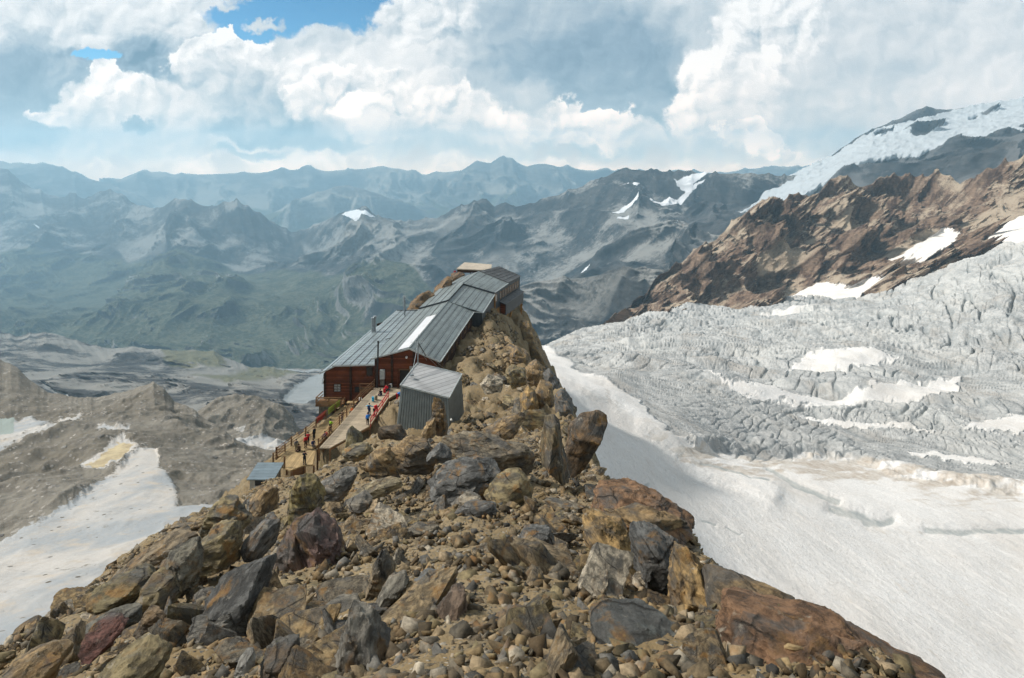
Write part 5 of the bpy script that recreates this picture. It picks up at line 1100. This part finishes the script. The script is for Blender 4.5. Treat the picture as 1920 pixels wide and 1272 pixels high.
def person(px, py, Y, pose, jacket, trousers, label, rz=0.0, pack=None, hair=M_HAIR, z=None, h=1.75):
    """pose: stand, walk, reach (arms out), bend, sit"""
    foot = V(px, py, Y)
    if z is not None: foot.z = z
    e = empty('person', foot, label, 'person'); e.rotation_euler = (0, 0, rz); s = h / 1.75; e.scale = (s, s, s)
    pel = Vector((0, 0, .95)); ch = Vector((0, .01, 1.36)); nk = Vector((0, .0, 1.49)); hd = Vector((0, -.02, 1.63)); fw = Vector((0, -1, 0))     # faces -y locally
    J = {}
    for k, sx in (('L', 1), ('R', -1)):
        J[k] = dict(hip=Vector((sx * .09, 0, .92)), knee=Vector((sx * .10, -.03, .50)), ank=Vector((sx * .11, .02, .09)), toe=Vector((sx * .13, -.17, .04)),
                    sh=Vector((sx * .18, 0, 1.41)), el=Vector((sx * .25, .04, 1.13)), wr=Vector((sx * .25, -.06, .89)), hdir=Vector((sx * .02, -.05, -.12)))
    if pose == 'walk':
        J['L']['knee'].y -= .16; J['L']['ank'].y -= .16; J['L']['toe'].y -= .16; J['R']['knee'].y += .04; J['R']['ank'].y += .26; J['R']['ank'].z += .05; J['R']['toe'].y += .22
        J['R']['el'].y -= .1; J['R']['wr'].y -= .22; J['R']['wr'].z += .06; J['L']['el'].y += .1; J['L']['wr'].y += .12
    if pose == 'reach':
        for k, sx in (('L', 1), ('R', -1)): J[k]['el'] = Vector((sx * .42, -.06, 1.26)); J[k]['wr'] = Vector((sx * .62, -.16, 1.22)); J[k]['hdir'] = Vector((sx * .11, -.05, -.02))
    if pose in ('hold', 'photo'):
        for k, sx in (('L', 1), ('R', -1)): J[k]['el'] = Vector((sx * .28, -.10, 1.16)); J[k]['wr'] = Vector((sx * .10, -.32, 1.28)); J[k]['hdir'] = Vector((-sx * .03, -.09, .06))
    up_ = lambda p: p
    if pose == 'bend':
        R = Matrix.Rotation(math.radians(62), 3, 'X')
        for q in (ch, nk, hd): q[:] = pel + R @ (q - pel)
        for k, sx in (('L', 1), ('R', -1)):
            a = J[k]; a['sh'] = pel + R @ (a['sh'] - pel); a['el'] = a['sh'] + Vector((sx * .06, -.02, -.27)); a['wr'] = a['el'] + Vector((-sx * .02, -.08, -.24)); a['hdir'] = Vector((0, -.04, -.12))
    if pose == 'sit':
        dz = Vector((0, 0, -.50))
        for q in (pel, ch, nk, hd): q += dz
        for k, sx in (('L', 1), ('R', -1)):
            a = J[k]
            for n in ('hip', 'sh', 'el', 'wr'): a[n] = a[n] + dz
            a['knee'] = Vector((sx * .14, -.43, .50)); a['ank'] = Vector((sx * .13, -.40, .09)); a['toe'] = Vector((sx * .14, -.58, .04))
            a['el'] = Vector((sx * .25, -.10, .66)); a['wr'] = Vector((sx * .14, -.33, .58)); a['hdir'] = Vector((0, -.12, -.03))
        for q in (ch, nk, hd): q.y -= .06
    # body: one surface, with fingers
    Vs, Es, Rs = [pel, (pel + ch) / 2, ch, nk, hd + (nk - hd) * .45, hd, hd + (hd - nk) * .55], [(0, 1), (1, 2), (2, 3), (3, 4), (4, 5), (5, 6)], [.125, .115, .13, .055, .075, .098, .07]
    hfw = Vector((0, -1, 0)) if pose != 'bend' else Vector((0, -.5, -.85))
    def add(p, par, r): Vs.append(p); Rs.append(r); Es.append((par, len(Vs) - 1)); return len(Vs) - 1
    add(hd + hfw * .115 + Vector((0, 0, -.01)), 5, .018)
    for sx in (1, -1): add(hd + Vector((sx * .105, .01, 0)), 5, .02)
    for k, sx in (('L', 1), ('R', -1)):
        a = J[k]; i = add(a['hip'], 0, .10); i = add(a['knee'], i, .065); i = add(a['ank'], i, .045); add(a['toe'], i, .04)
        i = add(a['sh'], 2, .075); i = add(a['el'], i, .047); i = add(a['wr'], i, .032); d = a['hdir'].normalized(); i = add(a['wr'] + d * .07, i, .034)
        sd = d.cross(Vector((0, 0, 1)) if abs(d.z) < .8 else Vector((0, 1, 0))).normalized()
        for n in range(4):
            o_ = sd * (n - 1.5) * .021; j = add(a['wr'] + d * .105 + o_, i, .010); j = add(a['wr'] + d * (.14 + (.012, .02, .016, 0)[n]) + o_ + hfw * .012, j, .009); add(a['wr'] + d * (.165 + (.012, .022, .016, 0)[n]) + o_ + hfw * .03, j, .008)
        j = add(a['wr'] + d * .05 - sd * .045 + hfw * .01, i, .011); add(a['wr'] + d * .095 - sd * .055 + hfw * .025, j, .009)
    skin('body', Vs, Es, Rs, M_SKIN, e)
    # clothes follow the joints
    Vj = [pel + Vector((0, 0, .0)), (pel + ch) / 2, ch, nk - (nk - ch) * .25]; Ej = [(0, 1), (1, 2), (2, 3)]; Rj = [.165, .152, .165, .095]
    for k in 'LR':
        a = J[k]; b = len(Vj); Vj += [a['sh'], a['el'], a['wr']]; Rj += [.098, .068, .05]; Ej += [(2, b), (b, b + 1), (b + 1, b + 2)]
    skin('jacket', Vj, Ej, Rj, CL[jacket], e)
    Vj = [pel + Vector((0, 0, -.03))]; Ej = []; Rj = [.15]
    for k in 'LR':
        a = J[k]; b = len(Vj); Vj += [a['hip'], a['knee'], a['ank'] + Vector((0, 0, .05))]; Rj += [.122, .088, .07]; Ej += [(0, b), (b, b + 1), (b + 1, b + 2)]
    skin('trousers', Vj, Ej, Rj, CL[trousers], e)
    for k in 'LR':
        a = J[k]; m = MB(); m.box(((a['ank'].x + a['toe'].x) / 2, (a['ank'].y + a['toe'].y) / 2, a['ank'].z - .03), (.10, .29, .10)); m.build('boot', M_SHOE, e, origin=(0, 0, 0), bevel=.03)
    hb = ball('hair', hd + (hd - nk).normalized() * .055 - hfw * .025, .112, hair, e, (1, 1.1, .85))
    if pack:
        m = MB(); m.box((0, 0, 0), (.34, .22, .52)); o = m.build('backpack', CL[pack], e, origin=(0, 0, 0), bevel=.08); t_ = (ch - pel); o.location = pel + t_ * .75 - hfw * .24 if pose != 'bend' else pel + t_ * .75 + Vector((0, .05, .24)); o.rotation_euler = (0, 0, 0) if pose != 'bend' else (math.radians(62), 0, 0)
        m2 = MB(); m2.box((0, .13, -.08), (.24, .08, .26)); k_ = m2.build('front_pocket', CL[pack], o, origin=(0, 0, 0), bevel=.03)
    return e
def rampz(Y): return float(np.interp(Y, [84, 89, 95, 99.5], [-38.85, -37.95, -36.9, -36.6])) + .01
def lowz(Y): return float(np.interp(Y, [86, 91, 96.5, 98.4], [-40.55, -39.9, -39.0, -38.9])) + .01
PI = math.pi
person(571, 873, 83.0, 'photo', 'black', 'black', 'person in dark clothes seen from behind at the front edge of the viewing platform', PI, z=-40.56, h=1.8)
person(692.5, 785, 91.2, 'reach', 'cyan', 'navy', 'hiker with a navy backpack and outstretched arms on the plank ramp', PI - .2, 'navy', z=rampz(91.2))
person(689.5, 799, 88.9, 'walk', 'blue', 'black', 'person in a bright blue jacket walking up the ramp at the red handrail', PI + .2, 'blue', z=rampz(88.9))
person(701.5, 783, 91.0, 'bend', 'red', 'black', 'person bending over in a red jacket beside the hiker with the navy backpack', PI / 2 + .6, 'red', z=rampz(91.0))
person(620, 801, 91.2, 'hold', 'green', 'black', 'person in a lime green jacket on the lower walkway', PI * .8, z=lowz(91.2))
person(641.5, 785, 93.4, 'reach', 'black', 'navy', 'person in black with arms spread on the lower walkway below the timber wing', PI + .5, 'brown', z=lowz(93.4))
person(573, 837, 87.3, 'stand', 'red', 'brown', 'person in a red jacket standing by the outer railing of the lower walkway', PI + .8, z=lowz(87.2))
person(577.5, 832, 88.0, 'hold', 'red', 'black', 'second person in red further up beside the outer railing', PI + .3, z=lowz(88))
person(589, 822, 89.3, 'stand', 'black', 'black', 'person all in black leaning at the outer railing', PI + 1.1, z=lowz(89.3))
person(587, 834, 87.8, 'sit', 'navy', 'grey', 'person in dark blue sitting low on the lower walkway', .6, z=lowz(87.8) - .3)
person(555.5, 846, 86.6, 'stand', 'grey', 'khaki', 'person in grey at the back corner of the viewing platform', PI + .6, z=-40.56, h=1.7)
person(561, 845, 86.8, 'sit', 'brown', 'black', 'person in brown sitting beside the person in grey', -.4, z=-40.85)
person(610, 817, 89.7, 'sit', 'purple', 'black', 'person in purple sitting against the foot of the plank ramp', -.9, 'red', z=lowz(89.7) - .3)
person(661, 769, 96.0, 'sit', 'orange', 'grey', 'person in an orange jacket sitting on the lower walkway below the landing', -.6, z=lowz(96) - .3)
person(668, 764, 97.0, 'sit', 'black', 'black', 'person in black sitting against the timber wing wall', -.3, z=lowz(97) - .3)
person(676, 757, 97.6, 'stand', 'white', 'grey', 'person in a pale top standing below the small landing', PI - .4, z=lowz(97.6))
person(725, 716, 98.4, 'sit', 'red', 'black', 'person in red sitting at the gable wall near the grey cabinet', -.2, z=rampz(98.4) - .25)
person(729.5, 713, 98.7, 'sit', 'black', 'grey', 'person in black sitting on the right of the person in red at the gable', .1, z=rampz(98.7) - .25)
person(714, 727, 96.8, 'sit', 'black', 'navy', 'person in black crouching on the ramp beside the black pole', -.5, z=rampz(96.8) - .3)
person(744.5, 748, 94.9, 'bend', 'blue', 'red', 'person bending forward in blue half hidden behind the metal shed', PI / 2 + .2, z=rampz(94.9))
person(853, 519, 162.0, 'hold', 'red', 'white', 'person in red and white far back on the rocks by the beige terrace', 0, z=None)
# bags and hung clothes
def rucksack(p, mat, label, rz=0.0):
    e = empty('rucksack', p, label, 'rucksack'); e.rotation_euler = (.15, 0, rz)
    m = MB(); m.box((0, 0, .3), (.40, .28, .60)); m.build('sack', mat, e, origin=(0, 0, 0), bevel=.1)
    m = MB(); m.box((0, -.02, .63), (.34, .26, .10)); m.build('lid', mat, e, origin=(0, 0, 0), bevel=.04)
    m = MB(); m.box((0, -.17, .22), (.28, .09, .30)); m.build('pocket', mat, e, origin=(0, 0, 0), bevel=.04)
p = V(699.5, 743, 94.8); rucksack(Vector((p.x, p.y, rampz(94.8))), CL['cyan'], 'bright blue rucksack lying at the left edge of the plank ramp'); p = V(705, 741, 95.2); rucksack(Vector((p.x, p.y, rampz(95.2))), CL['khaki'], 'beige rucksack next to the bright blue one', .5)
p = V(721, 722, 97.6); rucksack(Vector((p.x, p.y, rampz(97.6))), CL['red'], 'red rucksack below the grey cabinet'); p = V(733, 708, 99.3); rucksack(Vector((p.x, p.y, rampz(99.3))), CL['white'], 'white bag against the gable wall left of the entrance')
def hung(pts, mat, label):
    A, B, drop = Vector(pts[0]), Vector(pts[1]), pts[2]; nx, nz = 8, 6; Vt = []
    r = random.Random(len(label)); dn = Vector((-(B - A).y, (B - A).x, 0)).normalized()
    for j in range(nz + 1):
        for i in range(nx + 1):
            q = A.lerp(B, i / nx); q.z -= drop * j / nz * (1 + .12 * math.sin(i * 1.7)); Vt.append(q + dn * (.08 + .06 * math.sin(i * 2.1 + j * .5) * j / nz) - Vector(A))
    me = npmesh('hung_cloth', [v[:] for v in Vt], gridfaces(nz + 1, nx + 1)); o = link('hung_cloth', me, mat); o.location = A; sm = o.modifiers.new('thickness', 'SOLIDIFY'); sm.thickness = .02; tag(o, label, 'cloth')
def lowrail(Y): return Vector((float(np.interp(Y, [85.2, 90, 96, 98.2], [-31.3, -28.9, -26.4, -25.6])) - .22, Y, float(np.interp(Y, [85.2, 90, 96, 98.2], [-40.55, -39.9, -39.0, -38.9])) + 1.17))
hung((lowrail(92.2), lowrail(94.4), .8), CL['red'], 'red jackets hung over the outer railing below the balcony'); hung((lowrail(94.8), lowrail(97.4), .9), CL['green'], 'lime green sheet hung over the outer railing below the balcony')
tb = empty('parasol_table', Vector((-24.4, 97.6, lowz(97.6))), 'brown table on the lower walkway against the wing wall', 'table')
m = MB(); m.box((-24.4, 97.6, lowz(97.6) + .75), (1.5, .8, .07)); m.build('tabletop', M_DECKY, tb, origin=tb.location)
for sx in (-1, 1):
    for sy in (-1, 1): m = MB(); m.box((-24.4 + sx * .65, 97.6 + sy * .3, lowz(97.6) + .36), (.08, .08, .72)); m.build('leg', M_RAIL, tb, origin=tb.location)
# ------------------------------------------------------------------ sky with cumulus (directions only: a real sky, infinitely far)
# cloud masses from back to front: centre (photo column, row), half width, half height, softness, brightness of the sunlit top, brightness of the base
CLOUDS = [(1750,40,480,280,.95,.86,.78), (1880,150,260,150,.95,.88,.80), (150,20,330,95,.6,.95,.84), (860,120,300,110,.7,.93,.82), (1250,-20,420,110,.9,.80,.78),
 (1090,120,290,170,.9,.50,.36), (1000,40,200,90,.9,.66,.52), (1190,205,190,110,.85,.46,.46), (800,28,110,62,.4,1.0,.70), (760,60,70,30,.5,.95,.8), (640,150,220,70,.7,.93,.82), (720,110,100,35,.8,.92,.84),
 (498,42,44,13,.9,.86,.8), (592,68,48,20,.9,.9,.82), (540,82,60,12,.9,.84,.8), (400,6,60,12,.9,.85,.8), (320,60,72,70,.3,1.0,.72), (240,30,150,70,.6,.95,.85), (60,60,120,60,.6,.92,.75),
 (40,185,140,150,.75,.52,.34), (-120,200,140,160,.8,.5,.36), (128,118,48,48,.5,.54,.46), (280,128,88,80,.7,.42,.30), (380,190,120,60,.8,.5,.38),
 (240,200,150,62,.4,1.0,.74), (192,150,40,38,.25,1.05,.84), (140,210,80,40,.5,.9,.7), (88,214,44,17,.4,1.0,.78), (320,222,170,52,.7,.88,.70), (258,231,44,17,.7,.40,.36), (10,235,90,40,.9,.5,.44), (220,262,180,32,.9,.74,.64),
 (700,185,160,80,.5,.96,.80), (428,88,46,42,.2,1.08,.82), (475,108,52,44,.22,1.06,.80), (378,126,58,52,.25,1.05,.66), (545,150,95,48,.4,1.0,.84), (440,160,110,66,.6,.82,.50), (650,165,90,44,.25,1.04,.78), (738,140,40,22,.35,1.0,.84), (520,205,140,72,.7,.66,.44), (600,196,80,52,.4,1.02,.62),
 (682,216,74,44,.3,1.05,.74), (620,245,110,46,.6,.80,.50), (500,244,130,34,.6,.50,.32), (590,262,110,30,.8,.50,.40), (720,235,60,30,.5,.92,.74),
 (850,205,110,46,.4,1.0,.76), (780,245,110,46,.7,.82,.64), (905,240,120,58,.7,.90,.70), (250,285,260,26,.95,.72,.64), (790,284,160,26,.9,.66,.60), (960,282,140,28,.9,.64,.58), (470,290,90,14,.9,.5,.44),
 (1000,232,66,38,.4,.98,.76), (1062,224,58,38,.35,1.0,.82), (1132,246,110,44,.35,1.04,.74), (1196,266,80,32,.6,.84,.64), (1140,292,210,24,.9,.56,.46), (1000,180,60,40,.9,.72,.6),
 (1620,90,170,130,.9,.84,.74), (1450,56,120,90,.35,1.02,.84), (1382,150,115,88,.3,1.04,.84), (1322,218,88,66,.35,1.0,.78), (1425,225,140,96,.7,.86,.72), (1530,190,130,110,.85,.78,.66), (1570,262,110,52,.9,.70,.62), (1290,285,120,36,.8,.70,.58), (1402,262,58,40,.25,1.04,.84), (1450,288,56,30,.35,.96,.76), (1360,302,130,24,.8,.66,.56)]
HOLES = [(555,22,190,56), (680,14,90,40), (190,104,52,18), (470,62,60,26)]
def world():
    w = bpy.data.worlds.new('World'); scene.world = w; w.use_nodes = True; t = NT(w.node_tree); t.n.clear()
    out = t.add('ShaderNodeOutputWorld'); bg = t.add('ShaderNodeBackground'); t.l.new(bg.outputs[0], out.inputs['Surface'])
    sky = t.add('ShaderNodeTexSky', sky_type='NISHITA'); sky.sun_disc = False; sky.sun_elevation = elev; sky.sun_rotation = az; sky.altitude = 3600; sky.air_density = 1; sky.dust_density = .6; sky.ozone_density = 1.5
    d = t.sep(t.add('ShaderNodeTexCoord').outputs['Generated'])
    ay = t.m('MAXIMUM', t.m('ABSOLUTE', d[1]), .08)
    u = t.m('MULTIPLY_ADD', t.m('DIVIDE', d[0], ay), F / 100, CX / 100); v = t.m('MULTIPLY', t.m('DIVIDE', d[2], ay), F / 100)
    p = t.comb(u, v, 0.0)
    w1 = t.noise(p, .8, 2, .5, out=1, dim='2D'); w2 = t.noise(p, 2.6, 6, .60, out=1, dim='2D')
    c1 = t.vm('SCALE', t.vm('SUBTRACT', w1, (.5, .5, .5)), scale=.8); c2 = t.vm('SCALE', t.vm('SUBTRACT', w2, (.5, .5, .5)), scale=.60)
    bil = t.noise(t.vm('ADD', p, t.vm('SCALE', c2, scale=.3)), 2.4, 4, .5, dim='2D', ntype='RIDGED_MULTIFRACTAL') if False else None
    qs = t.vm('ADD', p, t.vm('ADD', c1, t.vm('SCALE', c2, scale=.7)))       # soft warp
    qc = t.vm('ADD', p, t.vm('ADD', t.vm('SCALE', c1, scale=.7), c2))        # crisp, curly warp
    # relief: height noise sampled twice, towards the sun
    def hgt(vec):
        a = t.noise(vec, 1.5, 7, .56, dim='2D'); b = t.vor(vec, 2.6, 'F1', 'Distance')
        b.node.voronoi_dimensions = '2D'; return t.m('SUBTRACT', a, t.m('MULTIPLY', t.m('MULTIPLY', b, b), .35))
    qr = t.vm('ADD', p, t.vm('ADD', t.vm('SCALE', c1, scale=.7), t.vm('SCALE', c2, scale=.45)))
    h0 = hgt(qr); rel = t.m('SUBTRACT', h0, hgt(t.vm('ADD', qr, (-.09, .11, 0))))
    fine = t.m('SUBTRACT', t.noise(qs, 1.1, 7, .6, dim='2D'), .5)
    hz = t.rng(v, 0, 1.5, 1, 0)
    B = t.m('ADD', t.m('MULTIPLY_ADD', fine, .5, .80), t.m('MULTIPLY', rel, .3))
    for (bx, by, rx, ry, soft, b1, b0) in CLOUDS:
        e = t.vm('MULTIPLY', t.vm('SUBTRACT', qc if soft < .55 else qs, (bx / 100, (HY - by) / 100, 0)), (100 / rx, 100 / ry, 0))
        f = t.m('SUBTRACT', 1.0, t.vm('DOT_PRODUCT', e, e))
        k = t.rng(f, 0.0, max(soft * 1.15, .16))
        s = t.vm('DOT_PRODUCT', e, (-.38, .80, 0))
        sh = t.rng(s, -.75, .7, b0, b1, smooth=False)
        amp = .95 if soft < .45 else (.55 if soft < .75 else .25)
        sh = t.m('ADD', sh, t.m('MULTIPLY_ADD', rel, amp, t.m('MULTIPLY', fine, .30)))
        n = t.add('ShaderNodeMix', data_type='FLOAT'); t.put(n.inputs[0], k); t.put(n.inputs[2], B); t.put(n.inputs[3], sh); B = n.outputs[0]
    ccol = t.ramp(t.m('MULTIPLY_ADD', B, .98, -.125), [(.18, (.13, .24, .34)), (.36, (.27, .39, .49)), (.56, (.50, .59, .65)), (.74, (.76, .80, .82)), (.92, (1.0, 1.0, .985))])
    hole = None
    for (bx, by, rx, ry) in HOLES:
        e = t.vm('MULTIPLY', t.vm('SUBTRACT', qc, (bx / 100, (HY - by) / 100, 0)), (100 / rx, 100 / ry, 0)); f = t.m('SUBTRACT', 1.0, t.vm('DOT_PRODUCT', e, e))
        hole = f if hole is None else t.m('MAXIMUM', hole, f)
    # heads standing in front of the hole keep their outline
    keep = None
    for (bx, by, rx, ry, soft, b1, b0) in CLOUDS:
        if by < 140 and 300 < bx < 860 and rx < 115:
            e = t.vm('MULTIPLY', t.vm('SUBTRACT', qc, (bx / 100, (HY - by) / 100, 0)), (100 / rx, 100 / ry, 0)); f = t.m('SUBTRACT', 1.0, t.vm('DOT_PRODUCT', e, e))
            f = t.m('DIVIDE', f, max(soft, .22)); keep = f if keep is None else t.m('MAXIMUM', keep, f)
    cov = t.m('SUBTRACT', 1.0, t.m('MULTIPLY', t.rng(t.m('MULTIPLY_ADD', fine, 1.1, hole), .02, .50), t.m('SUBTRACT', 1.0, t.rng(keep, 0, 1.0))))
    blue = t.vm('MULTIPLY', sky.outputs[0], (.055, .11, .118))
    low = t.rng(v, -.42, -.08)                              # pale clear air under the cloud base
    lowc = t.mix(t.rng(fine, -.2, .25), (.42, .47, .50), (.66, .68, .68))
    ccol = t.mix(t.m('MULTIPLY', low, t.rng(t.m('MULTIPLY_ADD', v, .45, fine), -.20, .02, .15, 1.0)), lowc, ccol)
    c = t.mix(cov, blue, ccol); e_ = t.m('POWER', 2.718, t.m('MULTIPLY', t.m('MAXIMUM', v, -.35), -1.5))
    c = t.vm('MULTIPLY', c, t.comb(t.m('MULTIPLY_ADD', e_, 2.5, 1.0), t.m('MULTIPLY_ADD', e_, 1.5, 1.0), t.m('MULTIPLY_ADD', e_, .85, 1.0)))     # brighter, warmer cloud towards the horizon
    c = t.vm('SCALE', c, scale=t.rng(v, 3.2, 7.0, 1.0, .62))          # unseen sky overhead dimmed on purpose, to deepen contrast on the ground
    t.put(bg.inputs['Color'], c); bg.inputs['Strength'].default_value = 1.0
    w.cycles.sampling_method = 'MANUAL'; w.cycles.sample_map_resolution = 512
world()
# ------------------------------------------------------------------ haze, sky
def haze():
    bm = bmesh.new(); bmesh.ops.create_cube(bm, size=1.0); me = bpy.data.meshes.new('haze'); bm.to_mesh(me); bm.free()
    o = link('haze', me); o.scale = (37000, 37000, 2320); o.location = (0, 0, -1750 + 1160)
    m = bpy.data.materials.new('haze'); m.use_nodes = True; t = NT(m.node_tree); t.n.clear()
    out = t.add('ShaderNodeOutputMaterial'); v = t.add('ShaderNodeVolumePrincipled'); t.l.new(v.outputs[0], out.inputs['Volume'])
    v.inputs['Color'].default_value = (.50, .78, .98, 1); v.inputs['Density'].default_value = HAZE_D; v.inputs['Anisotropy'].default_value = .3
    me.materials.append(m); tag(o, kind='stuff')
HAZE_D = .000088
haze()
